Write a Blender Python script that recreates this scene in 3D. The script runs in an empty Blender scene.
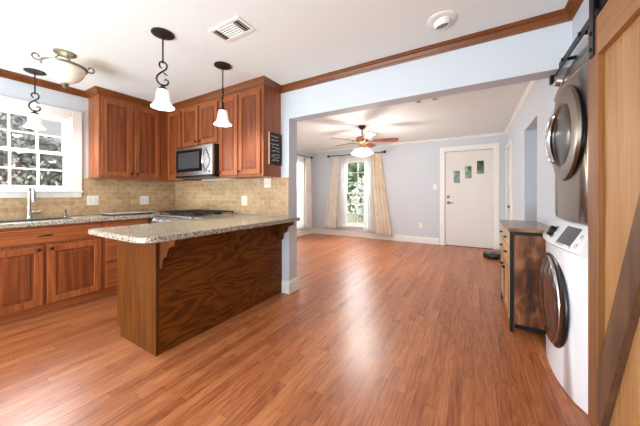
import bpy, bmesh, math, random
from mathutils import Vector, Matrix
random.seed(7)
S = bpy.context.scene
COL = S.collection
PI = math.pi

# ------------------------------------------------------------------ camera, world, sun, large lights, exposure
cam_d = bpy.data.cameras.new('camera')
cam_d.sensor_width = 36.0
cam_d.lens = 259.0 / 640.0 * 36.0
cam_d.shift_y = -19.0 / 640.0
cam_d.clip_start = 0.05
cam = bpy.data.objects.new('camera', cam_d)
COL.objects.link(cam)
cam.location = (0, 0, 1.15)
cam.rotation_euler = (PI / 2, 0, math.radians(30.6))
S.camera = cam

W = bpy.data.worlds.new('world')
S.world = W
W.use_nodes = True
bg = W.node_tree.nodes['Background']
bg.inputs[0].default_value = (0.80, 0.88, 1.0, 1)
bg.inputs[1].default_value = 2.2


def lamp(name, kind, loc, energy, color=(1, 1, 1), rot=(0, 0, 0), size=None, size_y=None, radius=None):
    d = bpy.data.lights.new(name, kind)
    d.energy = energy
    d.color = color
    if kind == 'AREA':
        d.shape = 'RECTANGLE'
        d.size = size
        d.size_y = size_y
    if radius is not None and kind in ('POINT', 'SPOT'):
        d.shadow_soft_size = radius
    o = bpy.data.objects.new(name, d)
    o.location = loc
    o.rotation_euler = rot
    COL.objects.link(o)
    return o


sun = lamp('sun', 'SUN', (0, -6, 9), 2.2, (1.0, 0.95, 0.86), (math.radians(32), 0, math.radians(-18)))
sun.data.angle = 0.02
# added fill lamp outside the rear opening, tilted up to brighten the ceiling
lamp('ceiling_bounce_fill', 'AREA', (-2.2, -2.55, 0.55), 250, (0.86, 0.96, 1.0), (math.radians(138), 0, 0), 3.0, 1.6)
# daylight entering by the two front-room windows (high outside, tilted inwards)
lamp('front_window_daylight', 'AREA', (-2.7, 7.6, 2.6), 190, (0.95, 0.98, 1.0), (math.radians(-62), 0, 0), 1.6, 1.4)
lamp('side_window_daylight', 'AREA', (-5.3, 5.4, 2.2), 110, (0.95, 0.98, 1.0), (0, math.radians(-70), 0), 1.4, 1.6)
lamp('sink_window_daylight', 'AREA', (-5.3, 0.6, 2.9), 260, (0.88, 0.95, 1.0), (0, math.radians(-58), 0), 1.2, 1.6)

S.view_settings.view_transform = 'Standard'
S.view_settings.look = 'None'
S.view_settings.gamma = 1.0
S.view_settings.use_curve_mapping = False
S.view_settings.exposure = 0.42
S.cycles.use_denoising = True
S.cycles.max_bounces = 10
S.cycles.diffuse_bounces = 6
S.cycles.sample_clamp_indirect = 6.0
S.cycles.caustics_reflective = False
S.cycles.caustics_refractive = False


# ------------------------------------------------------------------ materials
def lin(r, g, b):
    def f(c):
        c /= 255.0
        return c / 12.92 if c <= 0.04045 else ((c + 0.055) / 1.055) ** 2.4
    return (f(r), f(g), f(b), 1.0)


def base_mat(name):
    m = bpy.data.materials.new(name)
    m.use_nodes = True
    nt = m.node_tree
    return m, nt, nt.nodes['Principled BSDF']


def N(nt, typ, **kw):
    n = nt.nodes.new(typ)
    for k, v in kw.items():
        setattr(n, k, v)
    return n


def link(nt, a, b):
    nt.links.new(a, b)


def mat(name, rgb, rough=0.5, metal=0.0, var=0.06, scale=8.0, emis=None, emis_s=0.0, bump=0.0, coat=0.0):
    """plain surface with a faint procedural tonal variation"""
    m, nt, p = base_mat(name)
    c = lin(*rgb)
    tc = N(nt, 'ShaderNodeTexCoord')
    no = N(nt, 'ShaderNodeTexNoise')
    no.inputs['Scale'].default_value = scale
    no.inputs['Detail'].default_value = 4
    link(nt, tc.outputs['Object'], no.inputs['Vector'])
    mx = N(nt, 'ShaderNodeMix', data_type='RGBA')
    mx.inputs[6].default_value = tuple(max(0, x * (1 - var)) for x in c[:3]) + (1,)
    mx.inputs[7].default_value = tuple(min(1, x * (1 + var)) for x in c[:3]) + (1,)
    link(nt, no.outputs['Fac'], mx.inputs[0])
    link(nt, mx.outputs[2], p.inputs['Base Color'])
    p.inputs['Roughness'].default_value = rough
    p.inputs['Metallic'].default_value = metal
    p.inputs['Coat Weight'].default_value = coat
    if emis:
        p.inputs['Emission Color'].default_value = lin(*emis)
        p.inputs['Emission Strength'].default_value = emis_s
    if bump:
        b = N(nt, 'ShaderNodeBump')
        b.inputs['Strength'].default_value = bump
        b.inputs['Distance'].default_value = 0.01
        link(nt, no.outputs['Fac'], b.inputs['Height'])
        link(nt, b.outputs['Normal'], p.inputs['Normal'])
    return m


def ramp(nt, stops):
    r = N(nt, 'ShaderNodeValToRGB')
    els = r.color_ramp.elements
    els[0].position, els[0].color = stops[0]
    els[1].position, els[1].color = stops[-1]
    for pos, c in stops[1:-1]:
        e = els.new(pos)
        e.color = c
    return r


def math_n(nt, op, a=None, b=None):
    n = N(nt, 'ShaderNodeMath', operation=op)
    for i, v in enumerate((a, b)):
        if v is None:
            continue
        if isinstance(v, (int, float)):
            n.inputs[i].default_value = v
        else:
            link(nt, v, n.inputs[i])
    return n.outputs[0]


def wood(name, dark, mid, light, axis='Z', freq=3.0, lines=9.0, fine=38.0, rough=0.38, stretch=0.16, contrast=0.5, coat=0.0, spec=0.5):
    """grain: contour lines of a stretched noise (cathedrals) mixed with fine fibres"""
    m, nt, p = base_mat(name)
    tc = N(nt, 'ShaderNodeTexCoord')
    oi = N(nt, 'ShaderNodeObjectInfo')
    rnd = math_n(nt, 'MULTIPLY', oi.outputs['Random'], 17.0)
    ad = N(nt, 'ShaderNodeVectorMath', operation='ADD')
    link(nt, tc.outputs['Object'], ad.inputs[0])
    link(nt, rnd, ad.inputs[1])
    mp = N(nt, 'ShaderNodeMapping')
    sc = [1, 1, 1]
    sc['XYZ'.index(axis)] = stretch
    mp.inputs['Scale'].default_value = sc
    link(nt, ad.outputs[0], mp.inputs['Vector'])
    n1 = N(nt, 'ShaderNodeTexNoise')
    n1.inputs['Scale'].default_value = freq
    n1.inputs['Detail'].default_value = 2.0
    n1.inputs['Roughness'].default_value = 0.45
    n1.inputs['Distortion'].default_value = 0.4
    link(nt, mp.outputs[0], n1.inputs['Vector'])
    s = math_n(nt, 'SINE', math_n(nt, 'MULTIPLY', n1.outputs['Fac'], lines * 6.28))
    s = math_n(nt, 'MULTIPLY_ADD', s, 0.5)
    nt.nodes[-1].inputs[2].default_value = 0.5
    mp2 = N(nt, 'ShaderNodeMapping')
    sc2 = [1, 1, 1]
    sc2['XYZ'.index(axis)] = 0.03
    mp2.inputs['Scale'].default_value = sc2
    link(nt, ad.outputs[0], mp2.inputs['Vector'])
    n2 = N(nt, 'ShaderNodeTexNoise')
    n2.inputs['Scale'].default_value = fine * 2.5
    n2.inputs['Detail'].default_value = 5.0
    link(nt, mp2.outputs[0], n2.inputs['Vector'])
    n3 = N(nt, 'ShaderNodeTexNoise')
    n3.inputs['Scale'].default_value = 2.2
    n3.inputs['Detail'].default_value = 2.0
    link(nt, mp.outputs[0], n3.inputs['Vector'])
    mixv = math_n(nt, 'ADD', math_n(nt, 'MULTIPLY', s, contrast),
                  math_n(nt, 'ADD', math_n(nt, 'MULTIPLY', n2.outputs['Fac'], 1.0 - contrast * 0.6),
                         math_n(nt, 'MULTIPLY', n3.outputs['Fac'], 0.35)))
    mixv = math_n(nt, 'DIVIDE', mixv, 1.35 + contrast * 0.4)
    r = ramp(nt, [(0.22, lin(*dark)), (0.5, lin(*mid)), (0.80, lin(*light))])
    link(nt, mixv, r.inputs[0])
    link(nt, r.outputs[0], p.inputs['Base Color'])
    p.inputs['Roughness'].default_value = rough
    p.inputs['Coat Weight'].default_value = coat
    p.inputs['Coat Roughness'].default_value = 0.15
    p.inputs['Specular IOR Level'].default_value = spec
    b = N(nt, 'ShaderNodeBump')
    b.inputs['Strength'].default_value = 0.08
    b.inputs['Distance'].default_value = 0.003
    link(nt, n2.outputs['Fac'], b.inputs['Height'])
    link(nt, b.outputs[0], p.inputs['Normal'])
    return m


def floor_mat():
    m, nt, p = base_mat('oak_strip_floor')
    tc = N(nt, 'ShaderNodeTexCoord')
    sp = N(nt, 'ShaderNodeSeparateXYZ')
    link(nt, tc.outputs['Object'], sp.inputs[0])
    u = math_n(nt, 'DIVIDE', sp.outputs[0], 0.057)
    i = math_n(nt, 'FLOOR', u)
    fu = math_n(nt, 'FRACT', u)
    wn = N(nt, 'ShaderNodeTexWhiteNoise', noise_dimensions='1D')
    link(nt, i, wn.inputs['W'])
    v = math_n(nt, 'ADD', math_n(nt, 'DIVIDE', sp.outputs[1], 0.85), math_n(nt, 'MULTIPLY', wn.outputs['Value'], 11.0))
    j = math_n(nt, 'FLOOR', v)
    fv = math_n(nt, 'FRACT', v)
    cb = N(nt, 'ShaderNodeCombineXYZ')
    link(nt, i, cb.inputs[0])
    link(nt, j, cb.inputs[1])
    wn2 = N(nt, 'ShaderNodeTexWhiteNoise', noise_dimensions='2D')
    link(nt, cb.outputs[0], wn2.inputs['Vector'])
    r2 = wn2.outputs['Value']
    # grain per board
    g = N(nt, 'ShaderNodeCombineXYZ')
    link(nt, math_n(nt, 'MULTIPLY', sp.outputs[0], 14.0), g.inputs[0])
    link(nt, math_n(nt, 'MULTIPLY', sp.outputs[1], 1.6), g.inputs[1])
    link(nt, math_n(nt, 'MULTIPLY', r2, 60.0), g.inputs[2])
    n1 = N(nt, 'ShaderNodeTexNoise')
    n1.inputs['Scale'].default_value = 1.0
    n1.inputs['Detail'].default_value = 2.0
    n1.inputs['Distortion'].default_value = 0.3
    link(nt, g.outputs[0], n1.inputs['Vector'])
    s = math_n(nt, 'SINE', math_n(nt, 'MULTIPLY', n1.outputs['Fac'], 50.0))
    n2 = N(nt, 'ShaderNodeTexNoise')
    n2.inputs['Scale'].default_value = 1.0
    n2.inputs['Detail'].default_value = 4.0
    g2 = N(nt, 'ShaderNodeCombineXYZ')
    link(nt, math_n(nt, 'MULTIPLY', sp.outputs[0], 170.0), g2.inputs[0])
    link(nt, math_n(nt, 'MULTIPLY', sp.outputs[1], 5.0), g2.inputs[1])
    link(nt, math_n(nt, 'MULTIPLY', r2, 30.0), g2.inputs[2])
    link(nt, g2.outputs[0], n2.inputs['Vector'])
    val = math_n(nt, 'ADD', math_n(nt, 'ADD', 0.05, math_n(nt, 'MULTIPLY', r2, 0.29)),
                 math_n(nt, 'ADD', math_n(nt, 'MULTIPLY', s, 0.085), math_n(nt, 'MULTIPLY', n2.outputs['Fac'], 0.62)))
    r = ramp(nt, [(0.15, lin(104, 54, 28)), (0.38, lin(156, 88, 50)), (0.60, lin(178, 109, 66)), (0.95, lin(200, 138, 94))])
    link(nt, val, r.inputs[0])
    e1 = math_n(nt, 'LESS_THAN', math_n(nt, 'MINIMUM', fu, math_n(nt, 'SUBTRACT', 1.0, fu)), 0.018)
    e2 = math_n(nt, 'LESS_THAN', math_n(nt, 'MINIMUM', fv, math_n(nt, 'SUBTRACT', 1.0, fv)), 0.0016)
    gap = math_n(nt, 'MAXIMUM', e1, e2)
    mx = N(nt, 'ShaderNodeMix', data_type='RGBA')
    mx.inputs[7].default_value = lin(70, 34, 20)
    link(nt, math_n(nt, 'MULTIPLY', gap, 0.7), mx.inputs[0])
    link(nt, r.outputs[0], mx.inputs[6])
    link(nt, mx.outputs[2], p.inputs['Base Color'])
    p.inputs['Roughness'].default_value = 0.33
    b = N(nt, 'ShaderNodeBump')
    b.inputs['Strength'].default_value = 0.10
    b.inputs['Distance'].default_value = 0.002
    link(nt, math_n(nt, 'SUBTRACT', math_n(nt, 'MULTIPLY', n2.outputs['Fac'], 0.4), gap), b.inputs['Height'])
    link(nt, b.outputs[0], p.inputs['Normal'])
    return m


def tile_mat(name, axis):
    m, nt, p = base_mat(name)
    tc = N(nt, 'ShaderNodeTexCoord')
    sp = N(nt, 'ShaderNodeSeparateXYZ')
    link(nt, tc.outputs['Object'], sp.inputs[0])
    cb = N(nt, 'ShaderNodeCombineXYZ')
    link(nt, sp.outputs[axis], cb.inputs[0])
    link(nt, sp.outputs[2], cb.inputs[1])
    br = N(nt, 'ShaderNodeTexBrick')
    br.inputs['Scale'].default_value = 1.0
    br.inputs['Brick Width'].default_value = 0.116
    br.inputs['Row Height'].default_value = 0.058
    br.inputs['Mortar Size'].default_value = 0.0025
    br.inputs['Mortar Smooth'].default_value = 0.2
    br.inputs['Color1'].default_value = lin(198, 168, 130)
    br.inputs['Color2'].default_value = lin(178, 144, 106)
    br.inputs['Mortar'].default_value = lin(204, 178, 144)
    link(nt, cb.outputs[0], br.inputs['Vector'])
    no = N(nt, 'ShaderNodeTexNoise')
    no.inputs['Scale'].default_value = 22.0
    no.inputs['Detail'].default_value = 5.0
    link(nt, tc.outputs['Object'], no.inputs['Vector'])
    mx = N(nt, 'ShaderNodeMix', data_type='RGBA', blend_type='OVERLAY')
    mx.inputs[0].default_value = 0.45
    link(nt, br.outputs['Color'], mx.inputs[6])
    link(nt, no.outputs['Fac'], mx.inputs[7])
    link(nt, mx.outputs[2], p.inputs['Base Color'])
    p.inputs['Roughness'].default_value = 0.45
    b = N(nt, 'ShaderNodeBump')
    b.inputs['Strength'].default_value = 0.3
    b.inputs['Distance'].default_value = 0.003
    b.invert = True
    link(nt, br.outputs['Fac'], b.inputs['Height'])
    link(nt, b.outputs[0], p.inputs['Normal'])
    return m


def granite_mat():
    m, nt, p = base_mat('speckled_granite')
    tc = N(nt, 'ShaderNodeTexCoord')
    v = N(nt, 'ShaderNodeTexVoronoi')
    v.inputs['Scale'].default_value = 150.0
    link(nt, tc.outputs['Object'], v.inputs['Vector'])
    no = N(nt, 'ShaderNodeTexNoise')
    no.inputs['Scale'].default_value = 60.0
    no.inputs['Detail'].default_value = 6.0
    link(nt, tc.outputs['Object'], no.inputs['Vector'])
    sp = N(nt, 'ShaderNodeSeparateColor')
    link(nt, v.outputs['Color'], sp.inputs[0])
    val = math_n(nt, 'ADD', math_n(nt, 'MULTIPLY', sp.outputs[0], 0.55), math_n(nt, 'MULTIPLY', no.outputs['Fac'], 0.5))
    r = ramp(nt, [(0.18, lin(60, 50, 42)), (0.38, lin(130, 116, 96)), (0.60, lin(172, 164, 148)), (0.86, lin(216, 212, 202))])
    link(nt, val, r.inputs[0])
    link(nt, r.outputs[0], p.inputs['Base Color'])
    p.inputs['Roughness'].default_value = 0.14
    return m


def glass_mat(name='clear_pane', refl=0.07):
    m, nt, p = base_mat(name)
    nt.nodes.remove(p)
    t = N(nt, 'ShaderNodeBsdfTransparent')
    g = N(nt, 'ShaderNodeBsdfGlossy')
    g.inputs['Roughness'].default_value = 0.02
    mx = N(nt, 'ShaderNodeMixShader')
    mx.inputs[0].default_value = refl
    link(nt, t.outputs[0], mx.inputs[1])
    link(nt, g.outputs[0], mx.inputs[2])
    link(nt, mx.outputs[0], nt.nodes['Material Output'].inputs[0])
    return m


def sheer_mat(name, pattern, alpha, ca=(255, 254, 251), cb=(252, 240, 220)):
    m, nt, p = base_mat(name)
    nt.nodes.remove(p)
    tc = N(nt, 'ShaderNodeTexCoord')
    if pattern:
        vo = N(nt, 'ShaderNodeTexVoronoi')
        vo.inputs['Scale'].default_value = 4.2
        vo.inputs['Randomness'].default_value = 0.7
        link(nt, tc.outputs['Object'], vo.inputs['Vector'])
        rings = math_n(nt, 'SINE', math_n(nt, 'MULTIPLY', vo.outputs['Distance'], 42.0))
        inside = math_n(nt, 'LESS_THAN', vo.outputs['Distance'], 0.26)
        f1 = math_n(nt, 'MULTIPLY', math_n(nt, 'GREATER_THAN', rings, 0.1), inside)
        no = N(nt, 'ShaderNodeTexNoise')
        no.inputs['Scale'].default_value = 3.0
        link(nt, tc.outputs['Object'], no.inputs['Vector'])
        r = ramp(nt, [(0.42, lin(*ca)), (0.75, lin(*cb))])
        link(nt, no.outputs['Fac'], r.inputs[0])
        mx = N(nt, 'ShaderNodeMix', data_type='RGBA')
        mx.inputs[7].default_value = lin(238, 196, 152)
        link(nt, math_n(nt, 'MULTIPLY', f1, 0.55), mx.inputs[0])
        link(nt, r.outputs[0], mx.inputs[6])
        csock = mx.outputs[2]
    else:
        no = N(nt, 'ShaderNodeTexNoise')
        no.inputs['Scale'].default_value = 40.0
        link(nt, tc.outputs['Object'], no.inputs['Vector'])
        r = ramp(nt, [(0.3, lin(238, 240, 240)), (0.7, lin(252, 252, 250))])
        link(nt, no.outputs['Fac'], r.inputs[0])
        csock = r.outputs[0]
    d = N(nt, 'ShaderNodeBsdfDiffuse')
    tl = N(nt, 'ShaderNodeBsdfTranslucent')
    tr = N(nt, 'ShaderNodeBsdfTransparent')
    link(nt, csock, d.inputs[0])
    link(nt, csock, tl.inputs[0])
    m1 = N(nt, 'ShaderNodeMixShader')
    m1.inputs[0].default_value = 0.28 if pattern else 0.4
    link(nt, d.outputs[0], m1.inputs[1])
    link(nt, tl.outputs[0], m1.inputs[2])
    m2 = N(nt, 'ShaderNodeMixShader')
    m2.inputs[0].default_value = alpha
    link(nt, m1.outputs[0], m2.inputs[1])
    link(nt, tr.outputs[0], m2.inputs[2])
    link(nt, m2.outputs[0], nt.nodes['Material Output'].inputs[0])
    return m


def leaf_mat(name, a, b, scale=3.0):
    m, nt, p = base_mat(name)
    tc = N(nt, 'ShaderNodeTexCoord')
    no = N(nt, 'ShaderNodeTexNoise')
    no.inputs['Scale'].default_value = scale
    no.inputs['Detail'].default_value = 6
    link(nt, tc.outputs['Object'], no.inputs['Vector'])
    r = ramp(nt, [(0.35, lin(*a)), (0.65, lin(*b))])
    link(nt, no.outputs['Fac'], r.inputs[0])
    link(nt, r.outputs[0], p.inputs['Base Color'])
    p.inputs['Roughness'].default_value = 0.6
    return m


def board_mat(name, cols, rough=0.45):
    """rustic patchy stained boards"""
    m, nt, p = base_mat(name)
    tc = N(nt, 'ShaderNodeTexCoord')
    mp = N(nt, 'ShaderNodeMapping')
    mp.inputs['Scale'].default_value = (1, 1, 0.45)
    link(nt, tc.outputs['Object'], mp.inputs[0])
    no = N(nt, 'ShaderNodeTexNoise')
    no.inputs['Scale'].default_value = 11.0
    no.inputs['Detail'].default_value = 6.0
    no.inputs['Distortion'].default_value = 0.8
    link(nt, mp.outputs[0], no.inputs['Vector'])
    r = ramp(nt, [(0.34, lin(*cols[0])), (0.46, lin(*cols[1])), (0.56, lin(*cols[2])), (0.68, lin(*cols[3]))])
    link(nt, no.outputs['Fac'], r.inputs[0])
    link(nt, r.outputs[0], p.inputs['Base Color'])
    p.inputs['Roughness'].default_value = rough
    return m


OAK = dict(dark=(96, 42, 20), mid=(150, 76, 40), light=(182, 104, 60))
M = {}
M['oak_v'] = wood('red_oak_vertical', (100, 50, 22), (144, 77, 38), (176, 106, 60), 'Z', freq=12.0, lines=4.0, contrast=0.22, stretch=0.06)
M['oak_y'] = wood('red_oak_along_wall', (100, 50, 22), (144, 77, 38), (176, 106, 60), 'Y', freq=12.0, lines=4.0, contrast=0.22, stretch=0.06)
M['oak_x'] = wood('red_oak_crosswise', (100, 50, 22), (144, 77, 38), (176, 106, 60), 'X', freq=12.0, lines=4.0, contrast=0.22, stretch=0.06)
M['oak_panel'] = wood('red_oak_door_panel', (86, 40, 16), (124, 62, 28), (154, 86, 46), 'Z', freq=7.0, lines=6.0, contrast=0.30, stretch=0.07)
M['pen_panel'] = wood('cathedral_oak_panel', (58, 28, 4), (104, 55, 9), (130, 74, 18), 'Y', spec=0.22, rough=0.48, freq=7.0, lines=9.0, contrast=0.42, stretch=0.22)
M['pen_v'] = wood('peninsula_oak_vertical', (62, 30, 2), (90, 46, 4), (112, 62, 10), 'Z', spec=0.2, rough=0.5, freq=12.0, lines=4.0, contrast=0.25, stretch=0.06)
M['crown'] = wood('stained_crown_oak', (80, 42, 18), (114, 62, 26), (142, 84, 42), 'X', freq=14.0, lines=3.0, contrast=0.2, rough=0.3, stretch=0.05)
M['cedar'] = wood('cedar_board', (142, 96, 54), (174, 126, 76), (194, 148, 98), 'Z', freq=8.0, lines=4.0, contrast=0.22, stretch=0.07, rough=0.5)
M['cedar_s'] = wood('darker_cedar_stile', (104, 64, 30), (136, 88, 46), (158, 108, 62), 'Z', freq=8.0, lines=4.0, contrast=0.22, stretch=0.07, rough=0.5)
M['cedar_h'] = wood('cedar_rail', (122, 78, 40), (154, 104, 58), (174, 124, 76), 'Y', freq=8.0, lines=4.0, contrast=0.22, stretch=0.07, rough=0.5)
M['brace'] = wood('weathered_brace', (66, 44, 28), (94, 64, 42), (120, 86, 58), 'Z', freq=5.0, lines=5.0, contrast=0.3, rough=0.55)
M['blade'] = wood('cherry_fan_blade', (84, 34, 20), (118, 52, 32), (144, 72, 46), 'X', rough=0.3)
M['console_front'] = wood('pale_console_oak', (150, 112, 70), (190, 150, 102), (210, 176, 130), 'Z', contrast=0.3)
M['console_top'] = wood('brown_console_top', (96, 62, 40), (130, 92, 62), (154, 116, 82), 'Y', contrast=0.3, rough=0.22)
M['rustic'] = board_mat('rustic_stained_side', [(42, 22, 12), (92, 48, 22), (130, 78, 40), (150, 108, 76)], 0.35)
M['floor'] = floor_mat()
M['tile_y'] = tile_mat('travertine_subway_tile', 1)
M['tile_x'] = tile_mat('travertine_subway_tile_back', 0)
M['granite'] = granite_mat()
M['wall'] = mat('pale_blue_paint', (206, 213, 221), 0.6, var=0.02)
M['ceil'] = mat('white_ceiling_paint', (236, 240, 240), 0.7, var=0.015)
M['white'] = mat('white_trim_paint', (238, 237, 233), 0.35, var=0.02)
M['doorwhite'] = mat('white_door_paint', (228, 224, 220), 0.4, var=0.02)
M['black'] = mat('matte_black_metal', (26, 26, 28), 0.45, 0.6)
M['blackplastic'] = mat('black_plastic', (18, 18, 20), 0.3)
M['blackglass'] = mat('black_glass', (14, 14, 16), 0.06)
M['iron'] = mat('bronze_iron', (58, 52, 48), 0.45, 0.7)
M['nickel'] = mat('antique_nickel', (136, 128, 116), 0.35, 0.8)
M['bronze'] = mat('aged_bronze_knob', (62, 44, 34), 0.4, 0.7)
M['castiron'] = mat('cast_iron_grate', (84, 84, 88), 0.28, 0.9)
M['steel'] = mat('brushed_steel', (188, 188, 188), 0.26, 1.0, var=0.04, scale=30)
M['chrome'] = mat('polished_chrome', (205, 208, 212), 0.12, 1.0)
M['graphite'] = mat('graphite_steel', (124, 114, 104), 0.30, 1.0, var=0.05, scale=4)
M['darksteel'] = mat('dark_steel', (70, 68, 66), 0.3, 1.0)
M['enamel'] = mat('white_enamel', (236, 238, 242), 0.2, var=0.01, coat=0.3)
M['bronzeglass'] = mat('bronze_tinted_door_glass', (70, 42, 28), 0.07, var=0.05)
M['shade'] = mat('frosted_lamp_glass', (250, 248, 244), 0.4, emis=(255, 246, 234), emis_s=0.30)
M['bowl'] = mat('alabaster_bowl_glass', (250, 244, 226), 0.4, emis=(255, 244, 214), emis_s=0.06)
M['fanshade'] = mat('lit_fan_shade_glass', (250, 248, 244), 0.4, emis=(255, 250, 242), emis_s=1.4)
M['plate'] = mat('white_wall_plate', (240, 238, 232), 0.35)
M['plateslot'] = mat('grey_socket_face', (226, 224, 219), 0.4)
M['tan_plate'] = mat('cream_wall_plate', (236, 226, 208), 0.35)
M['chalk'] = mat('dark_chalkboard', (44, 36, 32), 0.7)
M['chalkmark'] = mat('white_chalk_marks', (212, 206, 198), 0.8)
M['paleframe'] = mat('pale_sign_edge', (206, 176, 146), 0.5)
M['glass'] = glass_mat()
M['sheer'] = sheer_mat('white_sheer_fabric', False, 0.30)
M['peach'] = sheer_mat('peach_printed_drape', True, 0.10, (255, 248, 236), (248, 226, 192))
M['pattern'] = sheer_mat('peach_patterned_fabric', True, 0.16)
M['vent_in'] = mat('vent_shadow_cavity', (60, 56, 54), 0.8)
M['ground'] = leaf_mat('lawn_ground', (92, 100, 60), (150, 142, 110), 1.2)
M['leaf_a'] = leaf_mat('dark_leaves', (40, 66, 30), (98, 130, 62))
M['leaf_b'] = leaf_mat('grey_green_leaves', (104, 104, 92), (140, 138, 128))
M['leaf_c'] = leaf_mat('pale_blossom_leaves', (130, 140, 110), (226, 228, 220))
M['bark'] = mat('grey_bark', (104, 92, 80), 0.8, var=0.2, scale=12)
M['siding'] = mat('pale_siding', (134, 130, 122), 0.7)
M['shingle'] = mat('grey_shingle', (128, 124, 120), 0.85, var=0.2, scale=20)
M['display'] = mat('grey_display', (62, 64, 66), 0.15)
M['silver'] = mat('silver_plastic', (196, 198, 202), 0.25, 0.5)

# ------------------------------------------------------------------ mesh helpers (all in world metres)
WORLD = {}


class MB:
    def __init__(self):
        self.bm = bmesh.new()

    def _add(self, verts, faces):
        vs = [self.bm.verts.new(v) for v in verts]
        for f in faces:
            try:
                self.bm.faces.new([vs[k] for k in f])
            except ValueError:
                pass
        return vs

    def box(self, x0, x1, y0, y1, z0, z1, bev=0.0):
        x0, x1 = sorted((x0, x1)); y0, y1 = sorted((y0, y1)); z0, z1 = sorted((z0, z1))
        v = [(x0, y0, z0), (x1, y0, z0), (x1, y1, z0), (x0, y1, z0), (x0, y0, z1), (x1, y0, z1), (x1, y1, z1), (x0, y1, z1)]
        f = [(0, 3, 2, 1), (4, 5, 6, 7), (0, 1, 5, 4), (1, 2, 6, 5), (2, 3, 7, 6), (3, 0, 4, 7)]
        if bev:
            t = bmesh.new()
            vs = [t.verts.new(p) for p in v]
            for q in f:
                t.faces.new([vs[k] for k in q])
            bmesh.ops.bevel(t, geom=list(t.edges), offset=bev, segments=2, affect='EDGES', profile=0.5)
            self.merge(t)
        else:
            self._add(v, f)
        return self

    def merge(self, t):
        t.verts.index_update()
        m = {}
        for v in t.verts:
            m[v] = self.bm.verts.new(v.co)
        for fc in t.faces:
            try:
                self.bm.faces.new([m[v] for v in fc.verts])
            except ValueError:
                pass
        t.free()

    def prism(self, poly, axis, a0, a1, bev=0.0):
        """poly: 2-D points in the plane normal to axis (X: y,z  Y: x,z  Z: x,y)"""
        def p3(p, a):
            return {'X': (a, p[0], p[1]), 'Y': (p[0], a, p[1]), 'Z': (p[0], p[1], a)}[axis]
        t = bmesh.new()
        n = len(poly)
        lo = [t.verts.new(p3(p, a0)) for p in poly]
        hi = [t.verts.new(p3(p, a1)) for p in poly]
        t.faces.new(lo); t.faces.new(hi)
        for k in range(n):
            t.faces.new((lo[k], lo[(k + 1) % n], hi[(k + 1) % n], hi[k]))
        if bev:
            es = [e for e in t.edges if (e.verts[0] in lo) == (e.verts[1] in lo)]
            bmesh.ops.bevel(t, geom=es, offset=bev, segments=3, affect='EDGES', profile=0.5)
        self.merge(t)
        return self

    def lathe(self, prof, c, axis=(0, 0, 1), seg=28):
        """prof: list of (radius, height along the axis)"""
        ax = Vector(axis).normalized()
        q = Vector((0, 0, 1)).rotation_difference(ax)
        c = Vector(c)
        rings = []
        for r, h in prof:
            if r < 1e-6:
                rings.append([self.bm.verts.new(c + q @ Vector((0, 0, h)))])
            else:
                rings.append([self.bm.verts.new(c + q @ Vector((r * math.cos(2 * PI * k / seg), r * math.sin(2 * PI * k / seg), h))) for k in range(seg)])
        for a, b in zip(rings, rings[1:]):
            for k in range(seg):
                k2 = (k + 1) % seg
                if len(a) == 1 and len(b) == 1:
                    continue
                if len(a) == 1:
                    self.bm.faces.new((a[0], b[k], b[k2]))
                elif len(b) == 1:
                    self.bm.faces.new((a[k], a[k2], b[0]))
                else:
                    self.bm.faces.new((a[k], a[k2], b[k2], b[k]))
        return self

    def cyl(self, c, r, h, axis=(0, 0, 1), seg=24, r2=None):
        r2 = r if r2 is None else r2
        return self.lathe([(0, 0), (r, 0), (r2, h), (0, h)], c, axis, seg)

    def tube(self, pts, r, seg=8):
        pts = [Vector(p) for p in pts]
        rr = r if isinstance(r, (list, tuple)) else [r] * len(pts)
        up = None
        rings = []
        for k, p in enumerate(pts):
            d = (pts[min(k + 1, len(pts) - 1)] - pts[max(k - 1, 0)]).normalized()
            if up is None:
                up = Vector((0, 0, 1)) if abs(d.z) < 0.9 else Vector((1, 0, 0))
            s = d.cross(up)
            if s.length < 1e-5:
                s = d.orthogonal()
            s.normalize()
            up = s.cross(d).normalized()
            rings.append([self.bm.verts.new(p + (s * math.cos(2 * PI * j / seg) + up * math.sin(2 * PI * j / seg)) * rr[k]) for j in range(seg)])
        for a, b in zip(rings, rings[1:]):
            for j in range(seg):
                j2 = (j + 1) % seg
                self.bm.faces.new((a[j], a[j2], b[j2], b[j]))
        self.bm.faces.new(rings[0])
        self.bm.faces.new(rings[-1])
        return self

    def build(self, name, material, parent=None, smooth=False, solid=0.0, base=None):
        bm = self.bm
        bmesh.ops.remove_doubles(bm, verts=bm.verts, dist=1e-5)
        bmesh.ops.recalc_face_normals(bm, faces=bm.faces)
        me = bpy.data.meshes.new(name)
        if parent is None:
            if base is None:
                xs = [v.co.x for v in bm.verts]; ys = [v.co.y for v in bm.verts]; zs = [v.co.z for v in bm.verts]
                base = Vector(((min(xs) + max(xs)) / 2, (min(ys) + max(ys)) / 2, min(zs)))
            org = Vector(base)
        else:
            org = WORLD[parent.name]
        bmesh.ops.translate(bm, verts=bm.verts, vec=-org)
        bm.to_mesh(me)
        bm.free()
        me.materials.append(material)
        o = bpy.data.objects.new(name, me)
        COL.objects.link(o)
        WORLD[o.name] = org.copy()
        if parent is None:
            o.location = org
        else:
            o.parent = parent
        if smooth:
            for pl in me.polygons:
                pl.use_smooth = True
            try:
                me.set_sharp_from_angle(angle=math.radians(40))
            except Exception:
                pass
        if solid:
            md = o.modifiers.new('thickness', 'SOLIDIFY')
            md.thickness = solid
        return o


def tag(o, label, cat, group=None):
    o['label'] = label
    o['category'] = cat
    if group:
        o['group'] = group
    return o


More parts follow.
